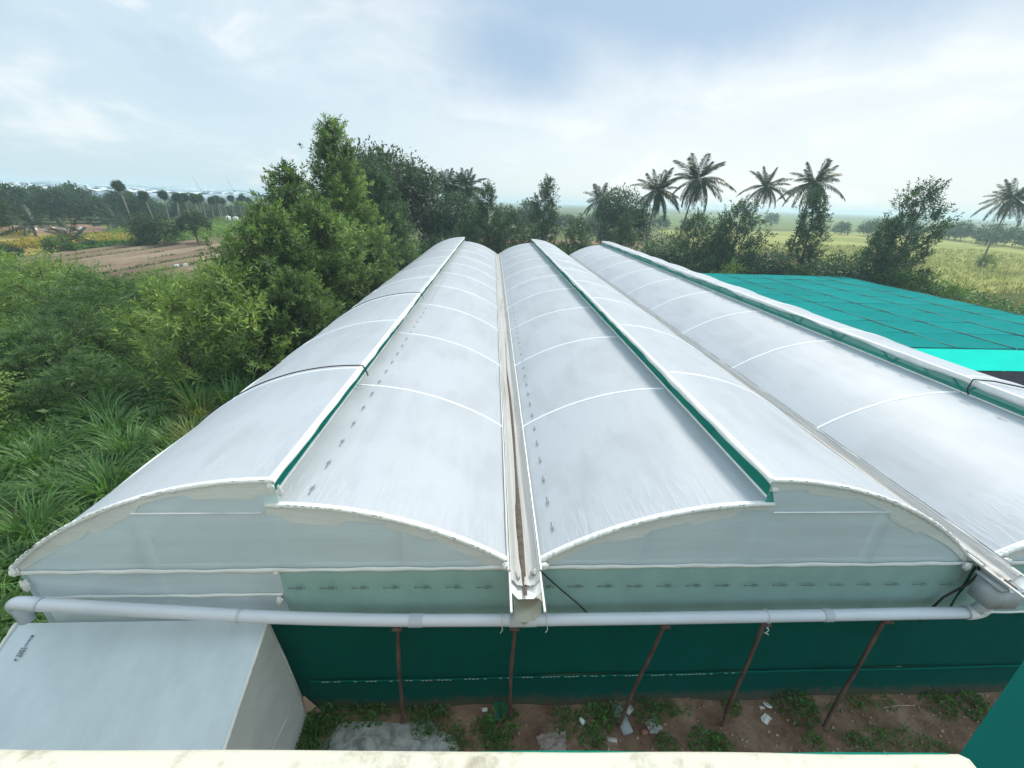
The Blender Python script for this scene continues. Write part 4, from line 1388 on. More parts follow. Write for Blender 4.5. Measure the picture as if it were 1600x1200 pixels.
def palm(x, y, h, lab, rz=0.0, s=1.0, lean=(.6, .2), nf=32, seed=1, wind=0.5):
    r = np.random.default_rng(seed)
    s *= .92
    t_ = thing('coconut_palm', lab, 'palm tree', (x - lean[0], y - lean[1], 0), 0, 1, 'coconut palms on the skyline')
    t = np.linspace(0, 1, 14)
    hh = h - 3.2 * s
    link('trunk', MB().tube(np.stack([lean[0] * t ** 1.6, lean[1] * t ** 1.6, hh * t - .05], -1), .17 - .07 * t + .1 * np.exp(-t * 14), 8).mesh('trunk', BARK_P, True), t_)
    top = (lean[0], lean[1], hh)
    mb = MB()
    for k in range(7):
        a_ = k * .9
        lp = lump((.26 * math.cos(a_), .26 * math.sin(a_), -.22 - .06 * (k % 3)), (.13, .13, .16), k, 6)
        mb.V.append(lp.V[0])
        mb.F.append(lp.F[0] + mb.n)
        mb.n += len(lp.V[0])
    link('coconut_bunch', mb.mesh('coconut_bunch', plain('coconut%d' % seed, (.10, .11, .035), .5, .3, 3), True), t_, top)
    for k in range(nf):
        f = (k + .5) / nf
        el = rad(82) - rad(118) * f ** .9 + r.normal() * .10
        az = k * 2.39996 + r.normal() * .2
        # the wind pushes the fronds over towards +X
        ax = np.array([np.cos(az) * np.cos(el), np.sin(az) * np.cos(el), np.sin(el)]) + np.array([wind, 0, 0]) * (.35 if f > .25 else .1)
        az, el = math.atan2(ax[1], ax[0]), math.asin(np.clip(ax[2] / np.linalg.norm(ax), -1, 1))
        v = 0 if f < .22 else 1 if f < .5 else 2 if f < .8 else 3
        link('frond', FR[v], t_, top, (r.normal() * .35, -el + r.normal() * .06, az), s * r.uniform(.78, 1.14))
    for k in range(3 + seed % 3):
        link('dead_frond', FRD[0], t_, (top[0], top[1], top[2] - .25), (r.normal() * .3, rad(58 + 18 * r.random()), r.uniform(0, 6.28)), s * r.uniform(.7, .95))
    return t_


palm(-6.9, 68, 13.9, 'left one of two coconut palms rising behind the dark round tree', lean=(.3, 0), seed=1, s=.95)
palm(-4.1, 70, 13.8, 'right one of two coconut palms beside the dark round tree', lean=(.8, 0), seed=2, s=.95)
palm(19.0, 80, 13.0, 'small coconut palm leaning behind a rounded dark tree', lean=(-.8, 0), seed=3, s=.95, nf=26)
palm(23.7, 66, 14.4, 'bushy coconut palm left of the tallest palm, fronds drooping low', lean=(.5, 0), seed=4, s=1.0, nf=34)
palm(28.6, 64, 16.2, 'tallest coconut palm, centre right on the skyline', lean=(1.6, 0), seed=5, s=1.08, nf=34)
palm(50.6, 84, 16.5, 'coconut palm with bare slanting trunk standing clear in the gap', lean=(2.2, 0), seed=6, s=1.05)
palm(46.8, 66, 16.4, 'coconut palm behind the dense upright tree near the net house', lean=(.6, 0), seed=7, s=1.08)
palm(100.8, 85, 16.9, 'coconut palm cut by the right edge of the picture', lean=(.3, 0), seed=8, s=1.36)

# --- thicket left of the polyhouse
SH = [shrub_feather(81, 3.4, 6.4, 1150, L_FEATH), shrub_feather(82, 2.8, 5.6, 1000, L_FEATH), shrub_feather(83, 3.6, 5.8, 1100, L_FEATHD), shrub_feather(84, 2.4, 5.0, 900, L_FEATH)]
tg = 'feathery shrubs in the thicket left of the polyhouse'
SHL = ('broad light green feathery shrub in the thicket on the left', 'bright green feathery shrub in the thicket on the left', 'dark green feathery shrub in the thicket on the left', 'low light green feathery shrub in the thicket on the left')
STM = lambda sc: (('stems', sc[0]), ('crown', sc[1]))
k = 0
for gxv in np.arange(-60, -16, 4.6):
    for gyv in np.arange(11, 47, 4.4):
        x = gxv + random.uniform(-1.4, 1.4)
        y = gyv + random.uniform(-1.4, 1.4)
        if x > -17.5 - 0.02 * y or -x > 1.20 * y + 14 or (y > 44 and x < -30 and x > -62 and y > 45) or (x > -22 and y < 16):
            continue
        dk = (-30 < x < -19 and 17 < y < 33)
        v = 2 if dk and random.random() < .8 else random.choice([0, 1, 3, 0, 1])
        s = random.choice((.7, .85, 1.0, 1.15, 1.4)) * random.uniform(.92, 1.08) * (0.92 if y > 38 else 1.0)
        zone = 'at the left picture edge' if x < -1.05 * y else 'just before the ploughed field' if y > 37 else 'beside the pale saplings' if x > -24 and y > 20 else 'next to the tall grass' if y < 19 else 'in the middle of the thicket'
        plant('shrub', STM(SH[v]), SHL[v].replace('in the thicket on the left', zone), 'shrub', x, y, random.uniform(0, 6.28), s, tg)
        k += 1
# saplings with yellowish leaf tufts
SAP = [tree_shoots(91, 5.8, 3.4, [(0, .5), (.3, 1), (.7, .85), (1, .3)], 26, 14, 9, .34, .085, L_SAP, base=.12, jit=.30, up=.8),
       tree_shoots(92, 4.8, 3.0, [(0, .5), (.3, 1), (.7, .8), (1, .25)], 22, 13, 9, .34, .085, L_SAP, base=.08, jit=.30, up=.8)]
sg_ = 'pale saplings between the thicket and the polyhouse'
for (x, y, v, s, lab) in ((-13.6, 22.0, 0, 1.0, 'pale yellow-green sapling, tallest, left of the tall tree cluster'), (-14.6, 19.6, 1, 1.08, 'pale yellow-green sapling at the front of its group, leftmost'),
                          (-11.6, 20.2, 1, 1.0, 'pale yellow-green sapling beside the left roof edge'), (-12.8, 24.6, 1, 1.0, 'pale yellow-green sapling half hidden behind the tallest one')):
    plant('sapling', TC(SAP[v]), lab, 'sapling', x, y, x * 3, s, sg_)
# tall cane grass along the left wall
GC = [grass_clump(101, 190, 1.7, .05, .40, L_GRASS), grass_clump(102, 230, 1.25, .035, .55, L_GRASS, (.7, 1.7)), grass_clump(103, 120, 2.3, .075, .25, L_GRASS, (.3, 1.3)), grass_clump(104, 160, 1.6, .03, .3, L_GRASSY, (.3, 1.2))]
gg = 'tall grass clumps along the left wall'
GL = ('arching green grass clump along the left wall of the polyhouse', 'low dense green grass clump along the left wall of the polyhouse', 'tall cane grass with broad pale blades near the left roof edge', 'yellowish dry grass clump beside the left roof edge')
for (x, y, v, s) in ((-12.2, 8.6, 1, 1.2), (-13.0, 9.8, 0, 1.1), (-11.4, 9.6, 1, 1.1), (-10.4, 11.9, 1, 1.15), (-12.4, 11.6, 0, 1.15), (-11.0, 13.0, 0, 1.0), (-13.4, 12.6, 1, 1.2), (-14.4, 12.0, 1, 1.1), (-13.6, 14.0, 0, 1.1),
                     (-12.6, 14.9, 1, 1.2), (-11.6, 14.6, 3, 1.1), (-12.7, 16.8, 3, 1.15), (-13.3, 17.4, 2, 1.0), (-12.0, 17.8, 2, 1.0), (-14.4, 18.6, 2, 1.1), (-11.8, 19.0, 0, 1.2), (-15.4, 20.2, 2, 1.0), (-13.0, 20.6, 2, .9), (-15.3, 15.4, 0, 1.1), (-16.6, 13.6, 1, 1.2),
                     (-15.6, 10.6, 1, 1.2), (-14.6, 9.2, 1, 1.1), (-10.0, 8.4, 1, .9), (-9.6, 10.2, 1, .9), (-9.7, 14.4, 1, 1.0), (-9.5, 17.0, 0, .9), (-10.0, 20.4, 0, 1.0), (-16.8, 16.8, 0, 1.1), (-9.3, 6.6, 1, .9), (-10.8, 6.9, 1, 1.1), (-12.6, 7.2, 0, 1.0)):
    gz_ = 'close to the left front corner' if y < 10.5 else 'along the lower left roof edge' if y < 15 else 'up by the pale saplings'
    plant('grass_clump', (('blades', GC[v]),), GL[v].replace('along the left wall of the polyhouse', gz_), 'grass', x, y, x * 5 + y, s, gg)


def scatter_leaves(n, region, size, m, seed, per=5, hgt=.25, blade=False, dens=None):
    r = np.random.default_rng(seed)
    x0_, x1_, y0_, y1_ = region
    pts = np.stack([r.uniform(x0_, x1_, n), r.uniform(y0_, y1_, n), np.zeros(n)], -1)
    if dens is not None:
        pts = pts[dens(pts[:, 0], pts[:, 1], r)]
    n = len(pts)
    pos = np.repeat(pts, per, 0)
    k = n * per
    tn = np.repeat(np.clip(.45 + .3 * vnoise(pts, .25, seed) + r.normal(size=n) * .15, 0, 1), per)
    sc = np.repeat(size * r.uniform(.6, 1.3, n), per)
    if blade:
        pos[:, :2] += r.normal(size=(k, 2)) * (.25 * sc[:, None])
        V, F, s = blades(pos, r.uniform(0, 6.28, k), sc * r.uniform(.6, 1.1, k), sc * .10, r.uniform(.3, 1.3, k), 2)
        return V, F, np.repeat(tn, s)
    pos = pos + r.normal(size=(k, 3)) * np.array([1, 1, 0]) * (.5 * sc[:, None])
    pos[:, 2] += r.uniform(.02, hgt, k)
    d = unit(r.normal(size=(k, 3)) + np.array([0, 0, .45]))
    V, F = leaves(pos, d, np.tile([0, 0, 1.0], (k, 1)) + r.normal(size=(k, 3)) * .5, sc * r.uniform(.7, 1.2, k), sc * .45, .04)
    return V, F, tn


def cover(name, label, m, *a_, **kw):
    V, F, t = scatter_leaves(*a_[:3], m, *a_[3:], **kw)
    stuff(name, mesh_np(name, V, F, m, t), label, 'ground cover')


cover('undergrowth', 'low green undergrowth between the shrubs left of the polyhouse', L_FEATHD, 9000, (-62, -8, 5, 50), .34, 1, per=6, hgt=.7,
      dens=lambda x, y, r: (r.random(len(x)) < np.clip(26 / (y + 6), .2, 1)) & (-x < 1.35 * y + 14))
cover('wild_grass', 'wild grass on the bank left of the polyhouse', L_GRASS, 6500, (-22, -7.9, 3.5, 30), .62, 2, per=6, blade=True,
      dens=lambda x, y, r: (np.abs(x + 14.2) + np.abs(y - 10.6) > 1.5))
cover('verge_weeds', 'green weeds on the verge beside the teal net house', L_WEED, 15000, (37.6, 64, 18, 66), .42, 3, per=6, hgt=.8,
      dens=lambda x, y, r: (x - 37.6 < 4 + (r.random(len(x)) * 14) + .25 * (y - 20)) & (vnoise(np.stack([x, y, 0 * x], -1), .35, 5) > -.5))
cover('field_grass', 'tall yellowing grass covering the field on the right', L_DRY, 26000, (46, 150, 30, 130), .75, 4, per=4, blade=True,
      dens=lambda x, y, r: r.random(len(x)) < np.clip(70 / (np.hypot(x, y)), .15, 1))
cover('rear_weeds', 'weeds and low scrub behind the far end of the polyhouse', L_WEED, 9000, (-24, 52, 50.5, 100), .5, 5, per=5, hgt=.7,
      dens=lambda x, y, r: vnoise(np.stack([x, y, 0 * x], -1), .22, 9) > -.15)
cover('rear_dry_grass', 'dry pale grass behind the far end of the polyhouse', L_DRY, 5000, (4, 46, 51, 110), .6, 6, per=4, blade=True,
      dens=lambda x, y, r: vnoise(np.stack([x, y, 0 * x], -1), .3, 12) > .05)
cover('green_crop', 'rows of green crop plants beyond the ploughed field', L_FEATH, 12000, (-112, -62, 58, 172), .55, 7, per=4, hgt=.8,
      dens=lambda x, y, r: (x > -64 - (y - 50) * .42) & (y > 84))
cover('yellow_crop', 'ripe yellow crop patch on the far left', L_YEL, 6500, (-98, -65, 58, 96), .6, 8, per=5, hgt=.8,
      dens=lambda x, y, r: vnoise(np.stack([x, y, 0 * x], -1), .16, 4) > .0)
cover('hedge_scrub', 'scrubby hedge line along the far edge of the ploughed field', L_WEED, 2600, (-74, -60, 52, 92), .5, 9, per=6, hgt=.9,
      dens=lambda x, y, r: (np.abs(x + 64.5 + 2 * np.sin(y * .2)) < 2.2) & (vnoise(np.stack([x, y, 0 * x], -1), .35, 7) > -.25))
V, F, t = scatter_leaves(15000, (-62.5, -34.5, 47, 89), .24, L_FEATHD, 23, per=4, hgt=.30, dens=lambda x, y, r: (np.sin((x + .25 * vnoise(np.stack([x, y, 0 * x], -1), .25, 2)) * 2 * np.pi / 4.0) < -.5) & (vnoise(np.stack([x, y, 0 * x], -1), .2, 17) > -.35))  # dark leaves added along the furrow bottoms to darken them like shade
stuff('furrow_shade', mesh_np('furrow_shade', V, F, L_FEATHD, t), 'thin rows of dark leaves added as shade in the furrows of the ploughed field', 'furrow shade')

# --- mid-left features: hedge bushes, round tree, low trees
HB = [tree_round(44, 2.6, 3.6, 46, 36, .34, .16, L_FEATHD, .42, .9), tree_round(45, 2.4, 3.4, 44, 36, .32, .15, L_FAR, .40, .9)]
for k, (x, y) in enumerate(((-63.5, 58), (-66, 62.5), (-64.6, 68), (-66.2, 75), (-70, 64))):
    plant('bush', TC(HB[k % 2]), ('rounded dark bush in the hedge beyond the ploughed field', 'dull green bush in the hedge beyond the ploughed field')[k % 2], 'bush', x, y, k * 2.1, .62 + .15 * (k % 3), 'bushes in the hedge beyond the ploughed field')
DT = tree_round(46, 5.4, 7.2, 110, 46, .40, .2, L_ROUND, .42, .85)
plant('tree', TC(DT), 'low wide dark bushy tree standing beyond the ploughed field', 'tree', -59.5, 80.5, 0, .95)
DT2 = tree_round(47, 6.2, 5.0, 80, 44, .40, .2, L_ROUND, .66, .8)
plant('tree', TC(DT2), 'small dark tree on a forked trunk beyond the ploughed field', 'tree', -55.0, 84.5, 0, .93)
plant('tree', TC(ROUND), 'brownish-green tree at the left edge of the picture, above the yellow crop', 'tree', -76, 68, 1.0, .60)
plant('tree', TC(RND2), 'dull green bushy tree at the left edge beside the yellow crop', 'tree', -70.5, 61, 4.0, .62)
# young coconut palms with no trunk to speak of


def low_palm(x, y, s, lab, nf=13, seed=0):
    r = np.random.default_rng(seed)
    t_ = thing('young_palm', lab, 'palm tree', (x, y, 0), 0, s, 'young palms on the left')
    link('trunk', MB().tube([(0, 0, -.05), (.05, 0, .9), (.1, 0, 1.5)], [.2, .16, .12], 7).mesh('trunk', BARK_P), t_)
    for k in range(nf):
        link('frond', FR[k % 3], t_, (.1, 0, 1.45), (r.normal() * .2, -rad(75) + rad(88) * (k / nf), k * 2.4), r.uniform(.8, 1.1))


low_palm(-69.5, 75.5, .95, 'young palm with arching fronds at the edge of the yellow crop', 12, 1)
low_palm(-91, 92, 1.5, 'young palm with tall fronds in front of the far left treeline', 13, 2)
low_palm(-93, 114, 1.35, 'bushy young palm standing in front of the left treeline', 14, 3)
low_palm(-88, 111, .9, 'smallest young palm in front of the left treeline', 10, 4)

# --- far left treeline
FT = [tree_round(51, 8.0, 10.5, 90, 22, .85, .5, L_FAR, .50, .9), tree_round(52, 7.0, 9.0, 80, 22, .8, .5, L_FAR, .48, .9), tree_round(53, 9.0, 8.0, 80, 22, .8, .45, L_FAR, .55, .85)]
ft_l = ('broad hazy dark tree in the far treeline on the left', 'low rounded hazy tree in the far treeline on the left', 'taller hazy tree in the far treeline on the left')
line = np.array([(-134, 104), (-128, 120), (-117, 127), (-111, 133), (-105, 138), (-103, 148), (-101, 158), (-97, 168), (-88, 176), (-78, 186)])
k = 0
for row, (dx, dy) in enumerate(((0, 0), (-14, 13), (-28, 26))):
    for t in np.linspace(0, 9, 21):
        x = np.interp(t, range(10), line[:, 0]) + dx + random.uniform(-2, 2)
        y = np.interp(t, range(10), line[:, 1]) + dy + random.uniform(-2, 2)
        v = random.randrange(3)
        s = random.uniform(.75, 1.1) * (1.0 - .035 * t) * (1 + .06 * row) * (.72 if t > 4.2 else 1)
        plant('tree', TC(FT[v]), ft_l[v], 'tree', x, y, random.uniform(0, 6), s, 'hazy trees of the far left treeline')
# palms whose crowns top the treeline


def far_palm_mesh(seed, h, fan=False):
    r = np.random.default_rng(seed)
    mb = MB()
    t = np.linspace(0, 1, 6)
    lean = r.uniform(-1, 1)
    mb.tube(np.stack([lean * t ** 2, 0 * t, h * t], -1), .16 - .05 * t, 6)
    trunk = mb.mesh('trunk', BARK_P if not fan else PALMYRA, True)
    n = 26 if not fan else 46
    d = unit(r.normal(size=(n, 3)) + np.array([0, 0, .35]))
    V, F, T = [], [], []
    for i in range(n):
        if fan:
            c = np.array([lean, 0, h]) + d[i] * .5 + np.array([0, 0, -.12])
            a_ = unit(np.cross(d[i], r.normal(size=3)))
            b_ = np.cross(d[i], a_)
            ang = np.linspace(-2.0, 2.0, 9)
            dd = np.cos(ang)[:, None] * d[i] + np.sin(ang)[:, None] * a_
            v, f = leaves(np.tile(c, (9, 1)), dd, np.tile(b_, (9, 1)), r.uniform(.7, 1.35, 9), .26 * np.ones(9))
        else:
            c = np.array([lean, 0, h])
            k = 12
            u_ = np.linspace(.1, 1, k)[:, None]
            pts = c + d[i] * u_ * 3.6 + np.array([0, 0, -1.6]) * u_ ** 2
            sd = unit(np.cross(d[i], [0, 0, 1.0]))
            sg = np.where(np.arange(k) % 2, 1, -1)[:, None]
            v, f = leaves(pts, unit(sd * sg + d[i] * .6 + np.array([0, 0, -.5])), np.tile([0, 0, 1.0], (k, 1)), 1.0 * np.ones(k), .26 * np.ones(k))
        F.append(f + 4 * sum(len(x) for x in F))
        V.append(v)
        T.append(np.full(len(f), np.clip(r.normal(.4, .2), 0, 1)))
    return trunk, mesh_np('crown', np.concatenate(V), np.concatenate(F), L_FAR, np.concatenate(T))


PALMYRA = plain('palmyra_bark', (.30, .28, .25), .9, .2, 3)
PM = [far_palm_mesh(111 + k, h, True) for k, h in enumerate((8.6, 7.6, 7.0, 8.0))]
CP = [far_palm_mesh(121 + k, h, False) for k, h in enumerate((8.6, 7.6))]
pl = [(-92.6, 119, 0, 1.14), (-89.3, 122, 1, 1.03), (-91.5, 131, 3, 1.0), (-90.4, 133.5, 1, 1.0), (-91.8, 136, 2, 1.05), (-90.7, 138.5, 3, .95), (-92, 141, 1, .98), (-91.5, 144.5, 2, 1.0), (-92.4, 147, 1, .95),
      (-93, 150, 3, .92), (-93, 154, 2, .95), (-92.5, 157, 1, .9), (-91.8, 160, 2, .92), (-92, 164, 3, .92), (-91, 167, 1, .9), (-90, 170, 2, .95), (-89.4, 166.5, 0, .9), (-93.6, 160, 2, 1.0), (-96, 152, 1, 1.0)]
pgl = ('tallest palmyra palm standing at the left end of its row', 'slim palmyra palm with bare pale trunk in the row before the treeline', 'slim palmyra palm with bare pale trunk in the row before the treeline', 'slim palmyra palm with bare pale trunk in the row before the treeline')
for k, (x, y, v, s) in enumerate(pl):
    plant('palmyra_palm', TC(PM[v]), pgl[0] if k == 0 else pgl[1], 'palm tree', x, y, k * 1.1, s, 'palmyra palms before the left treeline')
for k, (x, y, v, s) in enumerate(((-118, 128, 0, 1.02), (-121, 131, 1, 1.1), (-114, 131, 0, 1.0), (-109, 137, 0, .95), (-125, 126, 1, 1.05), (-101, 150, 1, .9), (-106, 146, 1, .9), (-87.3, 160, 1, .8), (-84, 168, 1, .75))):
    plant('coconut_palm', TC(CP[v]), 'hazy coconut palm poking out of the far left treeline', 'palm tree', x, y, k * 1.7, s, 'hazy palms of the far left treeline')

# --- far right trees
g3 = 'hazy trees beyond the field on the right'
for k, (x, y, v, s) in enumerate(((166, 190, 0, .9), (176, 196, 0, 1.0), (184, 200, 2, .95), (158, 196, 1, .85), (192, 196, 1, 1.0), (196, 180, 0, .95), (188, 160, 0, 1.0), (180, 140, 1, 1.0), (172, 120, 0, 1.0), (190, 172, 2, .9), (186, 150, 1, 1.0),
                                  (166, 108, 1, .95), (160, 96, 1, .9), (200, 188, 1, 1.0), (170, 128, 2, .8), (176, 150, 1, .75), (150, 205, 1, .6), (182, 188, 0, .9))):
    plant('tree', TC(FT[v]), ('broad hazy tree beyond the field on the right', 'low hazy tree beyond the field on the right', 'taller hazy tree beyond the field on the right')[v], 'tree', x, y, k * 1.9, s * .82, g3)
plant('tree', TC(FT[1]), 'tiny lone tree on the right horizon, left of the other one', 'tree', 190, 300, 0, .95)
plant('tree', TC(FT[2]), 'tiny lone tree on the right horizon, nearer the upright tree', 'tree', 214, 290, 0, .7)
g4 = 'hazy trees far behind the polyhouse'
for k, (x, y, v, s) in enumerate(((12, 150, 2, 1.0), (5, 152, 0, .9), (18, 158, 1, .9), (28, 170, 1, .7), (38, 165, 0, .7), (48, 168, 1, .7), (60, 180, 1, .7), (-8, 160, 0, 1), (20, 150, 2, .7), (72, 190, 0, .65), (88, 200, 1, .6), (34, 150, 1, .6))):
    plant('tree', TC(FT[v]), ('broad hazy tree far behind the roof ends', 'low hazy tree far behind the roof ends', 'taller hazy tree far behind the roof ends')[v], 'tree', x, y, k * 1.3, s, g4)

# ================================================================== far city sheds
SHED = plain('shed_white', (.80, .83, .85), .6, .06, .2)
SHED_B = plain('shed_blue', (.46, .58, .72), .6, .1, .2)


def shed_meshes(w, d, h, nb):
    wall = MB().box((0, 0, h * .4), (w, d, h * .8)).mesh('wall', SHED_B)
    n = nb * 4 + 1
    U = np.linspace(-w / 2, w / 2, n)
    z = h * .8 + .05 + h * .2 * np.abs(np.sin(np.linspace(0, nb * np.pi, n)))
    P = np.zeros((n, 2, 3))
    P[..., 0] = U[:, None]
    P[:, 0, 1], P[:, 1, 1] = -d / 2 - .4, d / 2 + .4
    P[..., 2] = z[:, None]
    return wall, MB().grid(P).mesh('roof', SHED)


SM = [shed_meshes(90, 40, 9, 8), shed_meshes(140, 46, 8, 12), shed_meshes(60, 30, 12, 1)]
for k in range(26):
    az = rad(-56 + 28 * ((k * .618) % 1))
    dist = 520 + 30 * k
    x, y = dist * math.sin(az), dist * math.cos(az)
    v = k % 3 if k % 5 else 1
    w_, r_ = SM[v]
    t_ = thing('shed', ('long white multi-span shed in the hazy distance on the left', 'very long white shed in the hazy distance on the left', 'tall pale block in the hazy distance on the left')[v], 'building', (x, y, float(terrain(x, y)) - .3), -az + .15 * math.sin(k), 1.0, 'white sheds in the hazy distance')
    link('wall', w_, t_)
    link('roof', r_, t_)
for k, (x, y, lab) in enumerate(((-395, 640, 'thin leaning crane mast in the hazy distance, left one'), (-362, 660, 'thin leaning crane mast in the hazy distance, right one'))):
    c = thing('crane', lab, 'crane', (x, y, 0), 0, 1, 'cranes in the hazy distance')
    link('mast', MB().tube([(0, 0, 0), (0, 0, 12)], 1.2, 6).mesh('mast', GREY_M), c)
    link('jib', MB().tube([(0, 0, 9), (-7, 0, 27)], .45, 6).mesh('jib', GREY_M), c)
# white huts, sacks
for k, (x, y, s) in enumerate(((-87.6, 152.5, 1.5), (-85.6, 153.2, 1.4))):
    t_ = thing('water_tank', 'small white tank in the far crop field, %s of two' % ('left', 'right')[k], 'tank', (x, y, 0), 0, s, 'white tanks in the far field')
    link('drum', MB().tube([(0, 0, 0), (0, 0, .1), (0, 0, 1.2), (0, 0, 1.3)], [.5, .55, .55, .5], 10).mesh('drum', WHITE_M), t_)
    link('lid', MB().tube([(0, 0, 1.3), (0, 0, 1.45)], .22, 8).mesh('lid', WHITE_M), t_)
for k in range(7):
    tag(link('marker_stone', lump((0, 0, .4), (.36, .30, .5), 200 + k, 8).mesh('marker_stone', WHITE_M), None, (-102 + k * 1.15, 101.5 + k * .9, 0)), 'upright white stone in the row below the far left trees', 'stone', 'white stones below the far left trees')
for k, (x, y, lab) in enumerate(((-40.9, 57.5, 'white sack at the near edge of the ploughed field, left of the other'), (-40.0, 57.9, 'white sack at the near edge of the ploughed field, right of the other'), (-43.6, 75.4, 'lone white sack out in the ploughed field'))):
    tag(link('sack', lump((0, 0, .28), (.30, .26, .30), 230 + k, 9).mesh('sack', FILM_T, True), None, (x, y, .1)), lab, 'sack', 'sacks on the ploughed field')

# ================================================================== small things in the yard
WP = grass_clump(131, 26, .30, .03, .12, L_WEED)


def weed_mesh(seed, n, R, h, L):
    r = np.random.default_rng(seed)
    a_ = r.uniform(0, 6.28, n)
    q_ = R * r.uniform(0, 1, n) ** .6
    P = np.stack([q_ * np.cos(a_), q_ * np.sin(a_), h * r.uniform(.15, 1, n) * (1.1 - q_ / R)], -1)
    d = unit(np.stack([np.cos(a_), np.sin(a_), 0 * a_ + .3], -1) + r.normal(size=(n, 3)) * .6)
    V, F = leaves(P, d, np.tile([0, 0, 1.0], (n, 1)) + r.normal(size=(n, 3)) * .4, L * r.uniform(.6, 1.3, n), L * .6 * r.uniform(.7, 1.2, n), .05)
    me = mesh_np('leaves', V, F, L_WEED, np.clip(r.normal(.45, .25, n), 0, 1))
    mb = MB()
    for k in range(6):
        a2 = k * 1.05
        mb.tube([(0, 0, -.02), (R * .4 * math.cos(a2), R * .4 * math.sin(a2), h * .7)], .006, 4, caps=False)
    return mb.mesh('stems', L_WEED), me


WD = [weed_mesh(141, 260, .34, .32, .075), weed_mesh(142, 200, .28, .24, .06), weed_mesh(143, 300, .40, .40, .085)]
wl = ('leafy green weed at the foot of the green net wall', 'small leafy weed at the foot of the green net wall', 'bushiest leafy weed on the soil strip before the net wall')
for k, (x, y, v, s) in enumerate(((6.30, 4.98, 2, 1.0), (0.28, 4.86, 0, 1.0), (0.15, 4.55, 1, .9), (1.55, 4.86, 1, 1.0), (2.15, 4.86, 0, .95), (2.45, 4.95, 1, 1.0), (3.2, 5.0, 0, .9), (3.7, 5.02, 1, .6), (5.0, 5.02, 0, .55),
                                  (3.4, 4.40, 0, .6), (4.15, 4.33, 0, 1.0), (4.45, 4.36, 1, .8), (6.3, 4.36, 1, .7), (7.2, 4.26, 1, .9), (9.4, 5.0, 0, 1.0), (10.1, 4.9, 0, 1.0), (-3.2, 5.0, 0, 1.0), (-3.3, 4.75, 1, 1.0), (-2.6, 5.10, 1, 1.1), (-2.2, 5.12, 0, .9),
                                  (-1.1, 5.10, 1, .9), (-0.6, 4.6, 1, .8), (-0.1, 4.75, 1, .8), (2.0, 4.42, 1, .9))):
    plant('weed', (('stems', WD[v][0]), ('leaves', WD[v][1])), wl[v].replace('at the foot of the green net wall', 'around the cement slab by the porch' if x < -.4 else 'on the bare soil strip by the parapet' if y < 4.7 else 'at the foot of the green net wall near the %s' % ('middle gutter' if x < 2.6 else 'leaning poles' if x < 7.5 else 'right end')), 'weed', x, y, k * 1.7, s, 'weeds on the soil strip', yard_z(x, y))
V, F, t = scatter_leaves(2600, (-3.6, 11, 4.0, 5.25), .06, L_WEED, 21, per=5, hgt=.10, dens=lambda x, y, r: (vnoise(np.stack([x, y, 0 * x], -1), 1.3, 6) > .12) & ((y > 4.85) | (y < 4.55)) & ~((x > -3.1) & (x < -.6) & (y < 5.05)))
V[:, 2] += .05
stuff('low_weeds', mesh_np('low_weeds', V, F, L_WEED, t), 'low weeds creeping over the soil strip by the net wall', 'ground cover')
V, F, t = scatter_leaves(520, (-3.5, -.7, 4.2, 5.2), .16, L_GRASS, 22, per=5, blade=True, dens=lambda x, y, r: (x < -2.8 - (5.1 - y) * .2) | (y > 5.02) | ((np.abs(x + 1.1) < .35) & (y > 4.6)))
V[:, 2] += .07
stuff('yard_grass', mesh_np('yard_grass', V, F, L_GRASS, t), 'thin grass around the cement slab by the porch', 'ground cover')
# pebbles, straw and crumbs of rubbish
mbp = MB()
for k in range(420):
    x, y = random.uniform(-3, 11), random.uniform(4.1, 5.2)
    s = random.uniform(.008, .028)
    mbp.box((x, y, yard_z(x, y) + s * .3), (s * 2, s * 1.4, s), random.uniform(0, 3))
o = stuff('pebbles', mbp.mesh('pebbles', plain('pebble', (.30, .24, .19), .9, .5, 9)), 'pebbles and crumbs strewn over the soil strip', 'pebbles')


def litter(name, me, x, y, z, lab, cat='litter', rz=0.0):
    return tag(link(name, me, None, (x, y, yard_z(x, y) + z), (0, 0, rz)), lab, cat)


mb = MB().tube([(0, 0, .0), (0, 0, .012), (0, 0, .03), (0, 0, .032)], [.055, .085, .09, .08], 14)
o = litter('plate', mb.mesh('plate', WHITE_M, True), 5.74, 5.0, .03, 'round white plate lying at the foot of the green net wall', 'plate')
o.rotation_euler = (-.5, .3, 0)


def crumple(seed, d, n=12, f=3.0):
    U, Vv = np.meshgrid(np.linspace(-1, 1, n), np.linspace(-1, 1, n), indexing='ij')
    P = np.stack([U * d[0] * (1 + .2 * vnoise(np.stack([Vv, Vv * 0, Vv * 0], -1), 2, seed)), Vv * d[1] * (1 + .25 * vnoise(np.stack([U, U * 0, U * 0], -1), 2, seed + 1)), 0 * U], -1)
    P[..., 2] = d[2] * (np.abs(vnoise(np.stack([U, Vv, 0 * U], -1), f, seed)) * 1.2 * (1.05 - np.maximum(abs(U), abs(Vv)) * .6)) + .008
    P[..., 0] += .25 * d[0] * vnoise(np.stack([U, Vv, 0 * U + 2], -1), f, seed + 2)
    P[..., 1] += .25 * d[1] * vnoise(np.stack([U, Vv, 0 * U + 4], -1), f, seed + 3)
    return MB().grid(P)


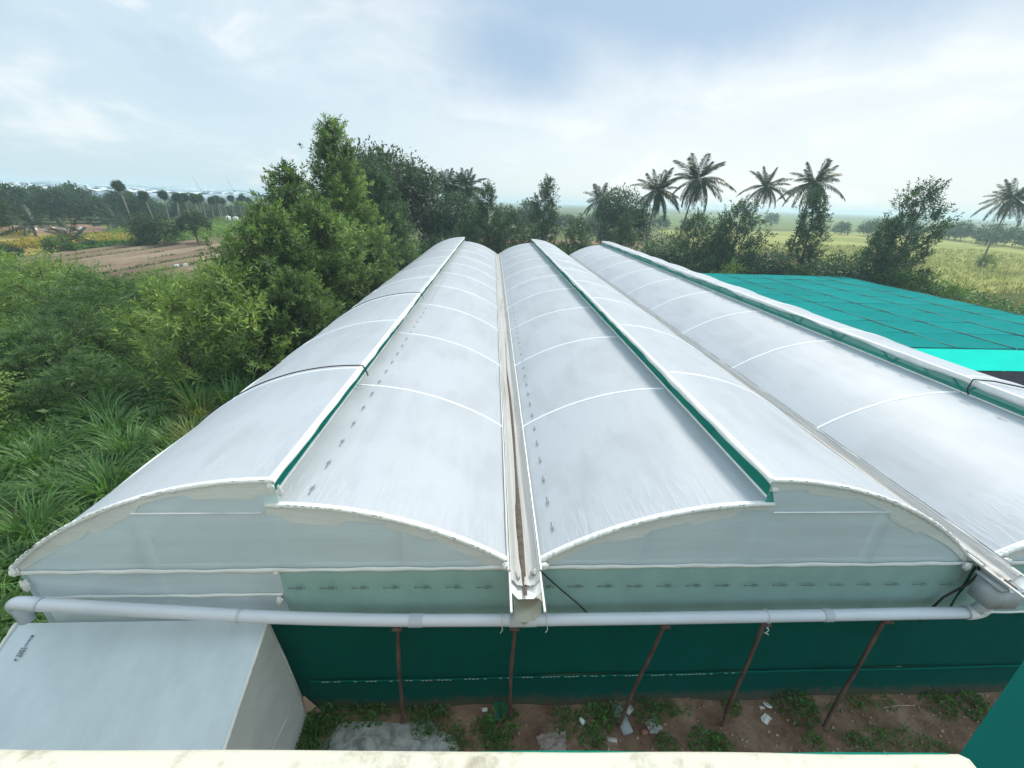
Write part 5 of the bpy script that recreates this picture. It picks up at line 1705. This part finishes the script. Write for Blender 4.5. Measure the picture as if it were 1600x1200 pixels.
BAGM = film('bag_film', (.55, .50, .46), .3, .3, .35, (.9, .86, .82))
GREYC = plain('grey_cloth', (.30, .30, .28), .9, .2, 8)
litter('plastic_bag', crumple(301, (.26, .17, .20), 16, 4).mesh('plastic_bag', BAGM, True), 1.22, 4.50, 0, 'crumpled clear plastic bag on the bare soil', 'bag')
litter('paper_scrap', crumple(302, (.10, .07, .06)).mesh('paper_scrap', FILM_T, True), 5.58, 4.78, .01, 'torn white paper scrap below the white plate', 'litter', .5)
litter('cloth_scrap', crumple(303, (.13, .12, .07)).mesh('cloth_scrap', GREYC, True), 3.26, 4.72, .01, 'grey cloth scrap right of the leaning pole on the slab', 'cloth', .4)
litter('stone_slab', MB().box((0, 0, .03), (.20, .52, .07)).mesh('stone_slab', plain('slab_grey', (.27, .30, .31), .8, .2, 6)), 2.66, 4.84, 0, 'grey stone slab under the foot of the leaning pole', 'slab', .25)
litter('stone_chip', MB().box((0, 0, .03), (.18, .14, .06)).mesh('stone_chip', plain('chip_grey', (.40, .41, .40), .8, .2, 6)), 2.85, 5.0, 0, 'pale square stone chip beside the grey slab', 'stone', .6)
litter('wood_block', MB().box((0, 0, .03), (.18, .07, .06)).mesh('wood_block', plain('pale_wood', (.45, .42, .38), .8, .2, 6)), 2.38, 4.50, 0, 'small pale wooden block on the soil near the parapet', 'block', -.15)
mb = MB().tube([(0, 0, 0), (0.0, 0, .11)], [.035, .05], 10)
o = litter('paper_cup', mb.mesh('paper_cup', plain('cup_blue', (.62, .68, .70), .5, .1, 6)), 1.84, 4.86, .05, 'pale paper cup lying among the weeds', 'cup')
o.rotation_euler = (1.3, .3, .4)
litter('net_scrap', crumple(304, (.13, .15, .12)).mesh('net_scrap', NET_V, True), 0.27, 5.02, .03, 'scrap of bright green net by the pole below the middle gutter', 'net')
litter('foam_scrap', crumple(305, (.05, .04, .04)).mesh('foam_scrap', FILM_T, True), -0.05, 5.05, .01, 'small white foam scrap left of the green net scrap', 'litter')
litter('foil_scrap', crumple(306, (.05, .03, .03)).mesh('foil_scrap', FILM_T, True), 5.62, 4.98, .01, 'tiny white scrap touching the white plate', 'litter')
litter('brick_piece', MB().box((0, 0, .025), (.13, .09, .05)).mesh('brick_piece', plain('brick_red', (.26, .12, .085), .9, .25, 8)), 3.05, 4.62, 0, 'reddish brick piece near the grey cloth scrap', 'brick', .3)
litter('stick', MB().tube([(-.35, 0, .015), (0, .02, .02), (.35, -.01, .015)], .012, 5).mesh('stick', plain('stick_wood', (.35, .28, .2), .9, .3, 8)), 8.5, 4.92, .01, 'thin bare stick on the brown bank at the right', 'stick', .05)
sheet_m = MB()
U, Vv = np.meshgrid(np.linspace(0, 1, 8), np.linspace(0, 1, 10), indexing='ij')
P = np.stack([-3.5 + .32 * U * (1 - Vv), 5.02 + .06 * U, .62 * Vv + 0.04], -1)
tag(link('cardboard_sheet', sheet_m.grid(P).mesh('cardboard_sheet', plain('cardboard', (.42, .30, .22), .9, .15, 5))), 'brown cardboard flap wedged in the corner between porch and net wall', 'cardboard')

# ================================================================== haze box
if HAZE_DENSITY > 0:
    def hz(q):
        return None
    hm = bpy.data.materials.new('haze_air')
    hm.use_nodes = True
    hm.node_tree.nodes.clear()
    q = NB(hm.node_tree)
    pv = q.n('ShaderNodeVolumePrincipled', inp={'Color': (0.68, 0.88, 1.0, 1), 'Density': HAZE_DENSITY, 'Anisotropy': 0.3})
    q.n('ShaderNodeOutputMaterial', inp={'Volume': pv.outputs[0]})
    hb = MB().box((0, 1300, 9.6), (5400, 3500, 22)).mesh('haze', hm)
    hz_o = stuff('haze', hb, 'thin pale haze in the air', 'haze')
